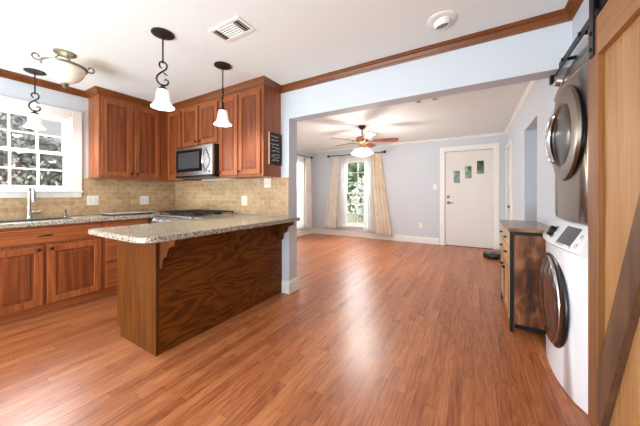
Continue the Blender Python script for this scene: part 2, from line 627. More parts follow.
def thing(name, label, cat, loc, group=None):
    o = bpy.data.objects.new(name, None)
    o.empty_display_size = 0.1
    COL.objects.link(o)
    o.location = loc
    WORLD[o.name] = Vector(loc)
    return tag(o, label, cat, group)


def struct_root(name, loc, label):
    o = bpy.data.objects.new(name, None)
    COL.objects.link(o)
    o.location = loc
    WORLD[o.name] = Vector(loc)
    o['kind'] = 'structure'
    o['label'] = label
    return o


def struct(o, label=None):
    o['kind'] = 'structure'
    if label:
        o['label'] = label
    return o


def copy_tree(o, loc, label):
    kids = {}
    for x in COL.objects:
        if x.parent:
            kids.setdefault(x.parent.name, []).append(x)

    def rec(src, par):
        c = src.copy()
        COL.objects.link(c)
        if par:
            c.parent = par
        for ch in kids.get(src.name, []):
            rec(ch, c)
        return c
    r = rec(o, None)
    r.location = loc
    WORLD[r.name] = Vector(loc)
    r['label'] = label
    return r


def fbox(mb, face, plane, a0, a1, d0, d1, z0, z1, bev=0.0):
    """box on a vertical face: plane 'x+','x-','y-'; a along the face, d outwards"""
    if plane == 'x+':
        mb.box(face + d0, face + d1, a0, a1, z0, z1, bev)
    elif plane == 'x-':
        mb.box(face - d1, face - d0, a0, a1, z0, z1, bev)
    elif plane == 'y-':
        mb.box(a0, a1, face - d1, face - d0, z0, z1, bev)
    return mb


def fpt(face, plane, a, d, z):
    return {'x+': (face + d, a, z), 'x-': (face - d, a, z), 'y-': (a, face - d, z)}[plane]


def faxis(plane):
    return {'x+': (1, 0, 0), 'x-': (-1, 0, 0), 'y-': (0, -1, 0)}[plane]


def knob(parent, face, plane, a, z, d=0.02, m=None):
    MB().lathe([(0, 0), (0.006, 0), (0.005, 0.012), (0.014, 0.016), (0.016, 0.023), (0.011, 0.029), (0, 0.031)],
               fpt(face, plane, a, d, z), faxis(plane), 16).build('knob', m or M['bronze'], parent, True)


def cab_door(parent, face, plane, a0, a1, z0, z1, kn=None, sw=0.055, name='door'):
    f = MB()
    t = 0.02
    fbox(f, face, plane, a0, a0 + sw, 0.001, t, z0, z1, 0.003)
    fbox(f, face, plane, a1 - sw, a1, 0.001, t, z0, z1, 0.003)
    fbox(f, face, plane, a0 + sw, a1 - sw, 0.001, t, z0, z0 + sw, 0.003)
    fbox(f, face, plane, a0 + sw, a1 - sw, 0.001, t, z1 - sw, z1, 0.003)
    d = f.build(name, M['oak_v'], parent)
    p = MB()
    e = sw - 0.004
    fbox(p, face, plane, a0 + e, a1 - e, 0.002, 0.008, z0 + e, z1 - e)
    fbox(p, face, plane, a0 + sw + 0.022, a1 - sw - 0.022, 0.006, 0.0135, z0 + sw + 0.022, z1 - sw - 0.022, 0.005)
    p.build('panel', M['oak_panel'], d)
    if kn:
        knob(d, face, plane, kn[0], kn[1])
    return d


def drawer(parent, face, plane, a0, a1, z0, z1, pull='knob', mk='oak_y'):
    f = MB()
    fbox(f, face, plane, a0, a1, 0.001, 0.02, z0, z1, 0.005)
    d = f.build('drawer', M[mk], parent)
    am, zm = (a0 + a1) / 2, (z0 + z1) / 2
    if pull == 'knob':
        knob(d, face, plane, am, zm)
    elif pull == 'cup':
        c = MB()
        pts = []
        for k in range(9):
            t = k / 8
            pts.append(fpt(face, plane, am - 0.045 + 0.09 * t, 0.018 + 0.02 * math.sin(PI * t), zm + 0.006 * math.sin(PI * t)))
        c.tube(pts, 0.006, 8)
        c.build('pull', M['bronze'], d, True)
    return d


# ------------------------------------------------------------------ room shell
XL, XR, YK, YF, YN, ZC = -4.10, 0.58, 2.39, 6.45, -2.20, 2.40
TH = 0.155
struct(MB().box(XL - 0.15, 2.2, YN - 0.15, YF + 0.15, -0.08, 0.0).build('floor', M['floor'], base=(0, 0, 0)), 'glossy narrow oak strip floor running through kitchen and front room')
struct(MB().box(XL - 0.15, 2.2, YN - 0.15, YF + 0.15, ZC, ZC + 0.08).build('ceiling', M['ceil']), 'flat white ceiling')

KW = (0.205, 1.145, 1.19, 2.05)      # kitchen window: y0,y1,z0,z1
LW = (4.75, 5.95, 0.30, 2.05)      # side window of the front room
w = MB()
w.box(XL - 0.15, XL, YN - 0.15, KW[0], 0, ZC)
w.box(XL - 0.15, XL, KW[0], KW[1], 0, KW[2])
w.box(XL - 0.15, XL, KW[0], KW[1], KW[3], ZC)
w.box(XL - 0.15, XL, KW[1], LW[0], 0, ZC)
w.box(XL - 0.15, XL, LW[0], LW[1], 0, LW[2])
w.box(XL - 0.15, XL, LW[0], LW[1], LW[3], ZC)
w.box(XL - 0.15, XL, LW[1], YF + 0.15, 0, ZC)
struct(w.build('wall_left', M['wall']), 'pale blue wall with the sink window')

FW = (-3.05, -2.30, 0.30, 2.05)    # front window
FD = (-0.545, 0.355, 0.0, 2.09)    # front door
w = MB()
w.box(XL, FW[0], YF, YF + 0.15, 0, ZC)
w.box(FW[0], FW[1], YF, YF + 0.15, 0, FW[2])
w.box(FW[0], FW[1], YF, YF + 0.15, FW[3], ZC)
w.box(FW[1], FD[0], YF, YF + 0.15, 0, ZC)
w.box(FD[0], FD[1], YF, YF + 0.15, FD[3], ZC)
w.box(FD[1], XR + 0.13, YF, YF + 0.15, 0, ZC)
struct(w.build('wall_far', M['wall']), 'pale blue far wall with front door')

w = MB()
w.box(XL, -1.83, YK, YK + TH, 0, ZC)
w.box(-1.83, XR, YK, YK + TH, 2.02, ZC)
struct(w.build('wall_middle', M['wall']), 'pale wall with wide cased opening between kitchen and front room')

DO = (3.52, 4.30, 1.98)            # hall doorway
SD = (5.62, 6.32, 2.03)            # side door
CL = (1.00, 2.66, 2.035)           # laundry closet
w = MB()
w.box(XR, XR + 0.13, YN - 0.15, CL[0], 0, ZC)
w.box(XR, XR + 0.13, CL[0], CL[1], CL[2], ZC)
w.box(XR, XR + 0.13, CL[1], DO[0], 0, ZC)
w.box(XR, XR + 0.13, DO[0], DO[1], DO[2], ZC)
w.box(XR, XR + 0.13, DO[1], SD[0], 0, ZC)
w.box(XR, XR + 0.13, SD[0], SD[1], SD[2], ZC)
w.box(XR, XR + 0.13, SD[1], YF, 0, ZC)
# closet and hall liners
w.box(1.42, 1.50, 0.9, 2.78, 0, ZC)
w.box(XR + 0.13, 1.42, 0.9, CL[0], 0, ZC)
w.box(XR + 0.13, 1.42, CL[1], 2.78, 0, ZC)
w.box(XR + 0.13, 2.2, DO[1], DO[1] + 0.1, 0, ZC)
w.box(XR + 0.13, 2.2, DO[0] - 0.1, DO[0], 0, ZC)
w.box(2.1, 2.2, DO[0], DO[1], 0, ZC)
struct(w.build('wall_right', M['wall']), 'pale wall on the right with hall doorway and laundry closet')

# wall behind the camera with a glazed opening added to let the fill light in
w = MB()
w.box(XL, -3.5, YN - 0.15, YN, 0, ZC)
w.box(-3.5, 0.0, YN - 0.15, YN, 2.25, ZC)
w.box(-3.5, 0.0, YN - 0.15, YN, 0, 0.08)
w.box(0.0, XR, YN - 0.15, YN, 0, ZC)
struct(w.build('wall_near', M['wall']), 'unseen wall behind the camera with an opening added for fill light')


def sweep_trim(name, path, prof, m, closed=False):
    """prof (out,z) swept along a 2-D path, outwards = right of the travel direction"""
    mb = MB()
    P = [Vector((p[0], p[1])) for p in path]
    n = len(P)
    rings = []
    for k in range(n):
        d1 = (P[k] - P[k - 1]).normalized() if k > 0 else None
        d2 = (P[k + 1] - P[k]).normalized() if k < n - 1 else None
        n1 = Vector((d1.y, -d1.x)) if d1 else None
        n2 = Vector((d2.y, -d2.x)) if d2 else None
        if n1 is None:
            off = n2
        elif n2 is None:
            off = n1
        else:
            off = (n1 + n2) / (1 + n1.dot(n2))
        rings.append([mb.bm.verts.new((P[k].x + off.x * o, P[k].y + off.y * o, z)) for o, z in prof])
    q = len(prof)
    for a, b in zip(rings, rings[1:]):
        for j in range(q):
            mb.bm.faces.new((a[j], a[(j + 1) % q], b[(j + 1) % q], b[j]))
    mb.bm.faces.new(rings[0]); mb.bm.faces.new(rings[-1])
    return struct(mb.build(name, m))


CROWN = [(0.0, 2.33), (0.008, 2.33), (0.012, 2.343), (0.016, 2.348), (0.030, 2.372), (0.040, 2.382), (0.044, 2.388), (0.050, 2.392), (0.051, 2.3995), (0.0, 2.3995)]
e = 0.0005
sweep_trim('trim_1', [(XL + e, YN), (XL + e, 1.30 - e), (-3.80, 1.30 - e), (-3.80, 2.10), (-1.95 + e, 2.10), (-1.95 + e, YK - e), (XR - e, YK - e), (XR - e, YN)], CROWN, M['crown'])
COVE = [(0.0, 2.355), (0.008, 2.355), (0.034, 2.388), (0.038, 2.3995), (0.0, 2.3995)]
sweep_trim('trim_2', [(XL + e, YK + TH + 0.01), (XL + e, YF - e), (XR - e, YF - e), (XR - e, YK + TH + e)], COVE, M['white'])
BASE = [(0.0, 0.0), (0.016, 0.0), (0.016, 0.11), (0.011, 0.125), (0.011, 0.14), (0.0, 0.145)]


def baseboard(name, path):
    return sweep_trim(name, path, [(o, z + 0.0005) for o, z in BASE], M['white'])


baseboard('baseboard_left', [(XL + e, YK + TH + 0.02), (XL + e, YF - e), (-0.665, YF - e)])
baseboard('baseboard_column', [(-1.925, YK - e), (-1.83 + e, YK - e), (-1.83 + e, YK + TH + e), (XL + 0.02, YK + TH + e)])
baseboard('baseboard_right', [(XR - e, DO[1] + 0.18), (XR - e, SD[0] - 0.09)][::-1])
baseboard('baseboard_far', [(0.47, YF - e), (XR - e, YF - e), (XR - e, 6.42)])


def window(name, plane, a0, a1, z0, z1, wall, cols, rows, casing, label, sill=True):
    """double-hung window in an opening. plane 'x+' (wall at x=wall, room on +x) or 'y-' (room on -y)"""
    root = struct_root(name, fpt(wall, plane, (a0 + a1) / 2, 0, z0), label)
    c = casing
    f = MB()
    fbox(f, wall, plane, a0 - c, a0, 0.0005, 0.022, z0 - c * 0.9, z1 + c, 0.004)
    fbox(f, wall, plane, a1, a1 + c, 0.0005, 0.022, z0 - c * 0.9, z1 + c, 0.004)
    fbox(f, wall, plane, a0, a1, 0.0005, 0.022, z1, z1 + c, 0.004)
    fbox(f, wall, plane, a0, a1, 0.0005, 0.022, z0 - c * 0.9, z0, 0.004)
    fbox(f, wall, plane, a0, a0 + 0.02, -0.149, 0.0, z0, z1)
    fbox(f, wall, plane, a1 - 0.02, a1, -0.149, 0.0, z0, z1)
    fbox(f, wall, plane, a0 + 0.02, a1 - 0.02, -0.149, 0.0, z1 - 0.02, z1)
    fbox(f, wall, plane, a0 + 0.02, a1 - 0.02, -0.149, 0.0, z0, z0 + 0.02)
    f.build('window_frame', M['white'], root)
    if sill:
        fbox(MB(), wall, plane, a0 - c - 0.01, a1 + c + 0.01, 0.0225, 0.04, z0 - 0.022, z0 - 0.002, 0.004).build('window_sill', M['white'], root)
    zm = (z0 + z1) / 2
    for (q0, q1, d0) in ((zm - 0.015, z1 - 0.02, -0.10), (z0 + 0.02, zm + 0.015, -0.065)):
        s = MB()
        b0, b1, st = a0 + 0.02, a1 - 0.02, 0.04
        fbox(s, wall, plane, b0, b0 + st, d0, d0 + 0.032, q0, q1)
        fbox(s, wall, plane, b1 - st, b1, d0, d0 + 0.032, q0, q1)
        fbox(s, wall, plane, b0 + st, b1 - st, d0, d0 + 0.032, q1 - 0.035, q1)
        fbox(s, wall, plane, b0 + st, b1 - st, d0, d0 + 0.032, q0, q0 + 0.035)
        for k in range(1, cols):
            a = b0 + st + (b1 - b0 - 2 * st) * k / cols
            fbox(s, wall, plane, a - 0.009, a + 0.009, d0 + 0.004, d0 + 0.028, q0 + 0.035, q1 - 0.035)
        for k in range(1, rows):
            zz = q0 + 0.035 + (q1 - q0 - 0.07) * k / rows
            fbox(s, wall, plane, b0 + st, b1 - st, d0 + 0.005, d0 + 0.027, zz - 0.009, zz + 0.009)
        so = s.build('sash', M['white'], root)
        fbox(MB(), wall, plane, b0 + st, b1 - st, d0 + 0.014, d0 + 0.018, q0 + 0.035, q1 - 0.035).build('pane', M['glass'], so)
    return root


window('window_1', 'x+', *KW, XL, 4, 2, 0.09, 'white gridded window over the kitchen sink')
window('window_2', 'y-', *FW, YF, 2, 3, 0.07, 'tall gridded window between the curtains on the far wall')
window('window_3', 'x+', *LW, XL, 2, 3, 0.07, 'tall bright window behind sheers past the column')
r = struct_root('rear_fill_opening', (-1.75, YN - 0.1, 0.08), 'unseen glazed opening added behind the camera to admit fill light')  # added glazing, out of view, for the rear fill lamp
f = MB()
f.box(-3.5, -3.44, YN - 0.12, YN - 0.06, 0.08, 2.25); f.box(-0.06, 0.0, YN - 0.12, YN - 0.06, 0.08, 2.25)
f.box(-3.44, -0.06, YN - 0.12, YN - 0.06, 2.19, 2.25); f.box(-3.44, -0.06, YN - 0.12, YN - 0.06, 0.08, 0.14)
f.box(-1.79, -1.71, YN - 0.12, YN - 0.06, 0.14, 2.19)
f.build('window_frame', M['white'], r)
MB().box(-3.44, -0.06, YN - 0.092, YN - 0.088, 0.14, 2.19).build('pane', M['glass'], r)

# ------------------------------------------------------------------ front door (far wall)
d1 = struct_root('door_1', (-0.09, YF, 0), 'white front door with three small stepped lights')
f = MB()
f.box(FD[0] - 0.105, FD[0] - 0.005, YF - 0.024, YF - 0.0005, 0.0005, FD[3] + 0.11, 0.004)
f.box(FD[1] + 0.005, FD[1] + 0.105, YF - 0.024, YF - 0.0005, 0.0005, FD[3] + 0.11, 0.004)
f.box(FD[0] - 0.005, FD[1] + 0.005, YF - 0.024, YF - 0.0005, FD[3] + 0.005, FD[3] + 0.11, 0.004)
f.build('door_frame', M['white'], d1)
LITES = [(-0.374, -0.25, 1.395, 1.66), (-0.158, -0.03, 1.49, 1.755), (0.068, 0.20, 1.58, 1.86)]
xs = [FD[0] + 0.004] + [c for L in LITES for c in L[:2]] + [FD[1] - 0.004]
s = MB()
y0, y1 = YF + 0.012, YF + 0.055
for k in range(0, len(xs) - 1, 2):
    s.box(xs[k], xs[k + 1], y0, y1, 0.012, FD[3] - 0.006)
for L in LITES:
    s.box(L[0], L[1], y0, y1, 0.012, L[2])
    s.box(L[0], L[1], y0, y1, L[3], FD[3] - 0.006)
slab = s.build('door_panel', M['doorwhite'], d1)
for L in LITES:
    MB().box(L[0], L[1], y0 + 0.018, y0 + 0.024, L[2], L[3]).build('pane', M['glass'], slab)
lv = MB()
lv.lathe([(0, 0), (0.032, 0), (0.028, 0.012), (0.012, 0.016), (0.010, 0.05), (0, 0.05)], (-0.475, y0, 0.955), (0, -1, 0), 20)
lv.tube([(-0.475, y0 - 0.045, 0.955), (-0.43, y0 - 0.05, 0.957), (-0.37, y0 - 0.045, 0.953)], [0.010, 0.009, 0.007], 8)
lv.build('door_lever', M['nickel'], d1, True)
MB().lathe([(0, 0), (0.032, 0), (0.030, 0.012), (0.016, 0.018), (0, 0.02)], (-0.48, y0, 1.085), (0, -1, 0), 20).build('deadbolt', M['nickel'], d1, True)
for z in (0.3, 1.05, 1.8):
    MB().cyl((FD[1] - 0.004, YF + 0.006, z - 0.05), 0.008, 0.1, seg=10).build('hinge', M['plate'], d1)
MB().box(FD[0], FD[1], YF - 0.005, YF + 0.14, 0.0005, 0.011).build('threshold', M['bronze'], d1)

d2 = struct_root('door_2', (XR, 5.97, 0), 'white side door on the right wall near the far corner')
f = MB()
f.box(XR - 0.022, XR - 0.0005, SD[0] - 0.08, SD[0], 0.0005, SD[2] + 0.08, 0.004)
f.box(XR - 0.022, XR - 0.0005, SD[1], SD[1] + 0.08, 0.0005, SD[2] + 0.08, 0.004)
f.box(XR - 0.022, XR - 0.0005, SD[0], SD[1], SD[2], SD[2] + 0.08, 0.004)
f.build('door_frame', M['white'], d2)
MB().box(XR + 0.01, XR + 0.05, SD[0] + 0.004, SD[1] - 0.004, 0.008, SD[2] - 0.004).build('door_panel', M['doorwhite'], d2)
MB().lathe([(0, 0), (0.03, 0), (0.028, 0.01), (0.012, 0.014), (0.012, 0.035), (0.027, 0.045), (0.027, 0.06), (0, 0.07)], (XR + 0.01, 5.70, 0.92), (-1, 0, 0), 18).build('door_knob', M['nickel'], d2, True)

# ------------------------------------------------------------------ backsplash
b = MB()
b.box(XL + 0.0005, XL + 0.009, -0.6, KW[1] + 0.0895, 0.897, KW[2] - 0.082)
b.box(XL + 0.0005, XL + 0.009, KW[1] + 0.0905, YK - 0.0005, 0.897, 1.342)
struct(b.build('backsplash_left', M['tile_y']), 'tan brick-pattern tile backsplash under the window')
b = MB()
b.box(XL + 0.0095, -1.831, YK - 0.009, YK - 0.0005, 0.897, 1.342)
struct(b.build('backsplash_back', M['tile_x']), 'tan brick-pattern tile backsplash behind the range')

# ------------------------------------------------------------------ upper cabinets
UZ0, UZ1 = 1.345, 2.315


def upper(label, x0, x1, y0, y1, z0, plane, doors, group='oak wall cabinets'):
    t = thing('wall_cabinet', label, 'cabinet', ((x0 + x1) / 2, (y0 + y1) / 2, z0), group)
    MB().box(x0, x1, y0, y1, z0, ZC - 0.001).build('body', M['oak_v'], t)
    face = x1 if plane == 'x+' else y0
    for a0, a1, kn in doors:
        cab_door(t, face, plane, a0, a1, z0 + 0.025, UZ1 - 0.02, kn)
    return t


g = 0.001
upper('two-door oak wall cabinet beside the sink window', XL + g, -3.80, 1.30, 2.10 - g, UZ0, 'x+',
      [(1.325, 1.645, (1.625, 1.41)), (1.675, 1.985, (1.695, 1.41))])
upper('narrow oak wall cabinet in the corner left of the microwave', XL + g, -3.43 - g, 2.10, YK - g, UZ0, 'y-',
      [(-3.765, -3.45, None)])
upper('short two-door oak wall cabinet above the microwave', -3.43, -2.67 - g, 2.10, YK - g, 1.765, 'y-',
      [(-3.42, -3.075, (-3.10, 1.83)), (-3.045, -2.69, (-3.02, 1.83))])
upper('two-door oak wall cabinet between microwave and opening with a sign on its side', -2.67, -1.95, 2.10, YK - g, UZ0, 'y-',
      [(-2.655, -2.34, (-2.635, 1.41)), (-2.32, -1.985, (-2.30, 1.41))])

# ------------------------------------------------------------------ base cabinets
BZ = 0.8525


def base_cab(label, y0, y1, mid, name='base_cabinet'):
    t = thing(name, label, 'cabinet', ((XL - 3.5) / 2, (y0 + y1) / 2, 0), 'oak base cabinets')
    c = MB()
    c.box(XL + g, -3.52, y0 + g, y0 + 0.018, 0.1, BZ)
    c.box(XL + g, -3.52, y1 - 0.018, y1 - g, 0.1, BZ)
    c.box(XL + g, -3.52, y0 + 0.018, y1 - 0.018, 0.1, 0.118)
    c.box(XL + g, XL + 0.012, y0 + 0.018, y1 - 0.018, 0.118, BZ)
    c.box(-3.52, -3.50, y0 + g, y0 + 0.04, 0.1, BZ)
    c.box(-3.52, -3.50, y1 - 0.04, y1 - g, 0.1, BZ)
    c.box(-3.52, -3.50, y0 + 0.04, y1 - 0.04, 0.1, 0.14)
    c.box(-3.52, -3.50, y0 + 0.04, y1 - 0.04, BZ - 0.04, BZ)
    c.box(-3.52, -3.50, y0 + 0.04, y1 - 0.04, 0.64, 0.71)
    if mid is not None:
        c.box(-3.52, -3.50, mid - 0.04, mid + 0.04, 0.14, 0.64)
    else:
        c.box(-3.52, -3.50, y0 + 0.04, y1 - 0.04, 0.35, 0.43)
    c.build('body', M['oak_v'], t)
    MB().box(-3.58, -3.56, y0 + g, y1 - g, 0.001, 0.099).build('toe_kick', M['oak_y'], t)
    return t


sb = base_cab('two-door oak sink base with a wide false drawer', 0.335, 1.235, 0.786)
drawer(sb, -3.50, 'x+', 0.36, 1.215, 0.685, 0.825, 'cup')
cab_door(sb, -3.50, 'x+', 0.36, 0.775, 0.108, 0.66, (0.738, 0.63), 0.06)
cab_door(sb, -3.50, 'x+', 0.798, 1.215, 0.108, 0.66, (0.825, 0.63), 0.06)
db = base_cab('oak drawer base with three drawers behind the peninsula', 1.235, 1.70, None)
for z0, z1 in ((0.685, 0.825), (0.40, 0.665), (0.112, 0.38)):
    drawer(db, -3.50, 'x+', 1.258, 1.68, z0, z1, 'knob')
ob = base_cab('oak base cabinet left of the sink', -0.6, 0.335, -0.132)
drawer(ob, -3.50, 'x+', -0.575, 0.31, 0.685, 0.825, 'cup')
cab_door(ob, -3.50, 'x+', -0.575, -0.15, 0.108, 0.66, (-0.19, 0.63), 0.06)
cab_door(ob, -3.50, 'x+', -0.115, 0.31, 0.108, 0.66, (-0.08, 0.63), 0.06)

# countertop along the window wall, with sink cut-out
CT = MB()
CZ0, CZ1 = 0.8535, 0.893
SK = (-3.96, -3.60, 0.42, 1.05)
xa, xb = XL + 0.001, -3.465
CT.box(xa, xb, -0.6, SK[2], CZ0, CZ1, 0.006)
CT.box(xa, xb, SK[3], YK - 0.0095, CZ0, CZ1, 0.006)
CT.box(xa, SK[0], SK[2], SK[3], CZ0, CZ1, 0.004)
CT.box(SK[1], xb, SK[2], SK[3], CZ0, CZ1, 0.004)
tag(CT.build('countertop', M['granite']), 'speckled granite countertop along the sink window wall', 'countertop')
s = MB()
q = 0.004
s.box(SK[0] + q, SK[0] + 0.012, SK[2] + q, SK[3] - q, 0.70, CZ1 - 0.004)
s.box(SK[1] - 0.012, SK[1] - q, SK[2] + q, SK[3] - q, 0.70, CZ1 - 0.004)
s.box(SK[0] + 0.012, SK[1] - 0.012, SK[2] + q, SK[2] + 0.012, 0.70, CZ1 - 0.004)
s.box(SK[0] + 0.012, SK[1] - 0.012, SK[3] - 0.012, SK[3] - q, 0.70, CZ1 - 0.004)
s.box(SK[0] + 0.012, SK[1] - 0.012, SK[2] + 0.012, SK[3] - 0.012, 0.70, 0.71)
tag(s.build('kitchen_sink', M['steel']), 'undermount steel sink set in the counter below the window', 'sink')

# faucet
fx, fy = -4.03, 0.79
ft = thing('kitchen_faucet', 'tall chrome pull-down faucet standing behind the sink', 'faucet', (fx, fy, CZ1))
MB().lathe([(0, 0.0005), (0.028, 0.0005), (0.026, 0.012), (0.019, 0.02), (0.018, 0.09), (0.014, 0.10), (0, 0.10)], (fx, fy, CZ1), seg=20).build('base', M['chrome'], ft, True)
pts = [(fx, fy, CZ1 + 0.10), (fx, fy, CZ1 + 0.28)]
for k in range(1, 11):
    a = PI * k / 10
    pts.append((fx + 0.05 - 0.05 * math.cos(a), fy + 0.012 * k / 10, CZ1 + 0.28 + 0.05 * math.sin(a)))
MB().tube(pts, 0.0125, 12).build('spout', M['chrome'], ft, True)
MB().lathe([(0, 0), (0.015, 0), (0.018, -0.05), (0.017, -0.10), (0, -0.10)], (fx + 0.10, fy + 0.012, CZ1 + 0.283), seg=16).build('spray_head', M['chrome'], ft, True)
MB().tube([(fx, fy + 0.015, CZ1 + 0.06), (fx, fy + 0.07, CZ1 + 0.062), (fx + 0.005, fy + 0.085, CZ1 + 0.075)], [0.013, 0.015, 0.012], 12).build('handle', M['chrome'], ft, True)
sd = thing('soap_dispenser', 'small brushed soap dispenser pump beside the faucet', 'soap dispenser', (-3.99, 1.06, CZ1))
MB().lathe([(0, 0.0005), (0.018, 0.0005), (0.017, 0.012), (0.012, 0.016), (0.012, 0.06), (0, 0.06)], (-3.99, 1.06, CZ1), seg=16).build('body', M['nickel'], sd, True)
MB().tube([(-3.99, 1.06, CZ1 + 0.06), (-3.99, 1.06, CZ1 + 0.075), (-3.95, 1.06, CZ1 + 0.075)], 0.007, 8).build('nozzle', M['nickel'], sd, True)

# cutting board left of the range
cbd = thing('cutting_board', 'flat white board with dark edge lying in the counter corner', 'cutting board', (-3.80, 1.62, CZ1))
MB().box(-3.94, -3.70, 1.38, 1.86, CZ1 + 0.001, CZ1 + 0.014, 0.004).build('base', M['blackplastic'], cbd)
MB().box(-3.945, -3.695, 1.375, 1.865, CZ1 + 0.0145, CZ1 + 0.020, 0.002).build('surface', M['enamel'], cbd)

# ------------------------------------------------------------------ peninsula
pn = thing('peninsula_cabinet', 'dark oak breakfast peninsula base with corbels under the granite', 'cabinet', (-2.22, 1.69, 0))
ya, yb = 0.985, YK - 0.002
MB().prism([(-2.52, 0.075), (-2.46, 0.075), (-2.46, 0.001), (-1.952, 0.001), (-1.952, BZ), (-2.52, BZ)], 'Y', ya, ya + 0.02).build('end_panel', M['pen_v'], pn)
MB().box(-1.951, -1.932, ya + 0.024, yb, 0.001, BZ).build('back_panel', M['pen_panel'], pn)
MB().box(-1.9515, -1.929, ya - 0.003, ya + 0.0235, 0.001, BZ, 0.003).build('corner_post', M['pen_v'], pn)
c = MB()
c.box(-2.46, -2.44, ya + 0.021, yb, 0.001, 0.099)
c.box(-2.50, -1.952, ya + 0.021, yb, 0.1, 0.118)
c.box(-2.52, -1.952, 1.68, 1.70, 0.118, BZ)
c.box(-2.52, -2.50, ya + 0.021, yb, 0.1, 0.14)
c.box(-2.52, -2.50, ya + 0.021, yb, BZ - 0.04, BZ)
c.box(-2.52, -2.50, yb - 0.04, yb, 0.14, BZ - 0.04)
c.box(-2.52, -2.50, ya + 0.021, ya + 0.06, 0.14, BZ - 0.04)
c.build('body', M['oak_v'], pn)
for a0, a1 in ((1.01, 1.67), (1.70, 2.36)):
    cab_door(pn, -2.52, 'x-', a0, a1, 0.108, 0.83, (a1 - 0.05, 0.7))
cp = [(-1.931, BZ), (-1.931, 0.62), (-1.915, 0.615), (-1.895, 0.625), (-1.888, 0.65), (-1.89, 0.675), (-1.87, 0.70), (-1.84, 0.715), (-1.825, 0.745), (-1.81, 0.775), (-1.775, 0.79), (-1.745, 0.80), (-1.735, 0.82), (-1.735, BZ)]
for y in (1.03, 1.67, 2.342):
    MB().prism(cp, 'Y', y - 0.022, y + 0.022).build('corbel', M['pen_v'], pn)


def rounded(pts, radii, seg=6):
    out = []
    n = len(pts)
    for k in range(n):
        p = Vector(pts[k]); a = Vector(pts[k - 1]); b2 = Vector(pts[(k + 1) % n]); r = radii[k]
        if r == 0:
            out.append(tuple(p)); continue
        da = (a - p).normalized(); dbb = (b2 - p).normalized()
        for j in range(seg + 1):
            t = j / seg
            out.append(tuple((p + da * r) * (1 - t) ** 2 + p * 2 * t * (1 - t) + (p + dbb * r) * t ** 2))
    return out


slab_pts = rounded([(-2.47, 0.775), (-1.655, 0.775), (-1.655, YK - 0.012), (-2.662, YK - 0.012), (-2.662, 1.76), (-2.47, 1.76)], [0.03, 0.11, 0.02, 0, 0, 0])
tag(MB().prism(slab_pts, 'Z', CZ0, CZ0 + 0.036, 0.006).build('peninsula_countertop', M['granite']), 'speckled granite slab with rounded corner on the breakfast peninsula', 'countertop')

# ------------------------------------------------------------------ range
rg = thing('gas_range', 'stainless gas range in the kitchen corner under the microwave', 'stove', (-3.05, 2.05, 0))
rx0, rx1, ry0, ry1 = -3.425, -2.668, 1.735, YK - 0.012
b = MB()
b.box(rx0, rx1, ry0, ry1, 0.06, 0.875)
b.build('body', M['steel'], rg)
for x in (rx0 + 0.04, rx1 - 0.04):
    for y in (ry0 + 0.06, ry1 - 0.05):
        MB().cyl((x, y, 0.0005), 0.018, 0.06, seg=12).build('foot', M['blackplastic'], rg)
MB().box(rx0, rx1, ry0 - 0.01, ry1, 0.8755, 0.897, 0.006).build('cooktop', M['steel'], rg)
MB().prism([(ry0 - 0.003, 0.77), (ry0 - 0.05, 0.78), (ry0 - 0.035, 0.872), (ry0 - 0.003, 0.872)], 'X', rx0, rx1).build('control_panel', M['steel'], rg)
for k in range(5):
    x = rx0 + 0.09 + k * 0.144
    MB().lathe([(0, 0), (0.022, 0), (0.020, 0.018), (0.016, 0.026), (0, 0.028)], (x, ry0 - 0.043, 0.828), (0, -1, 0.16), 16).build('knob', M['silver'], rg, True)
od = MB().box(rx0 + 0.005, rx1 - 0.005, ry0 - 0.03, ry0 - 0.003, 0.20, 0.76, 0.004).build('oven_door', M['steel'], rg)
MB().box(rx0 + 0.10, rx1 - 0.10, ry0 - 0.033, ry0 - 0.0305, 0.32, 0.62).build('oven_window', M['blackglass'], od)
MB().tube([(rx0 + 0.06, ry0 - 0.03, 0.71), (rx0 + 0.06, ry0 - 0.07, 0.71), (rx1 - 0.06, ry0 - 0.07, 0.71), (rx1 - 0.06, ry0 - 0.03, 0.71)], 0.010, 8).build('oven_handle', M['steel'], od, True)
MB().box(rx0 + 0.005, rx1 - 0.005, ry0 - 0.025, ry0 - 0.003, 0.07, 0.19, 0.004).build('lower_drawer', M['steel'], rg)
for k in range(3):
    x0 = rx0 + 0.022 + k * 0.24
    x1 = x0 + 0.232
    y0, y1 = ry0 + 0.05, ry1 - 0.05
    gm = MB()
    for x in (x0 + 0.006, x1 - 0.006, (x0 + x1) / 2):
        gm.box(x - 0.004, x + 0.004, y0, y1, 0.918, 0.93)
    for y in (y0 + 0.006, y1 - 0.006, y0 + (y1 - y0) * 0.27, y0 + (y1 - y0) * 0.5, y0 + (y1 - y0) * 0.73):
        gm.box(x0, x1, y - 0.004, y + 0.004, 0.9185, 0.9295)
    for x in (x0 + 0.006, x1 - 0.006):
        for y in (y0 + 0.006, y1 - 0.006):
            gm.box(x - 0.007, x + 0.007, y - 0.007, y + 0.007, 0.8975, 0.92)
    gm.build('grate', M['castiron'], rg)
    for fr in ((0.27, 0.73) if k != 1 else (0.5,)):
        MB().lathe([(0, 0.0005), (0.05, 0.0005), (0.048, 0.008), (0.034, 0.010), (0.033, 0.0155), (0, 0.016)], ((x0 + x1) / 2, y0 + (y1 - y0) * fr, 0.8975), seg=20).build('burner', M['black'], rg, True)

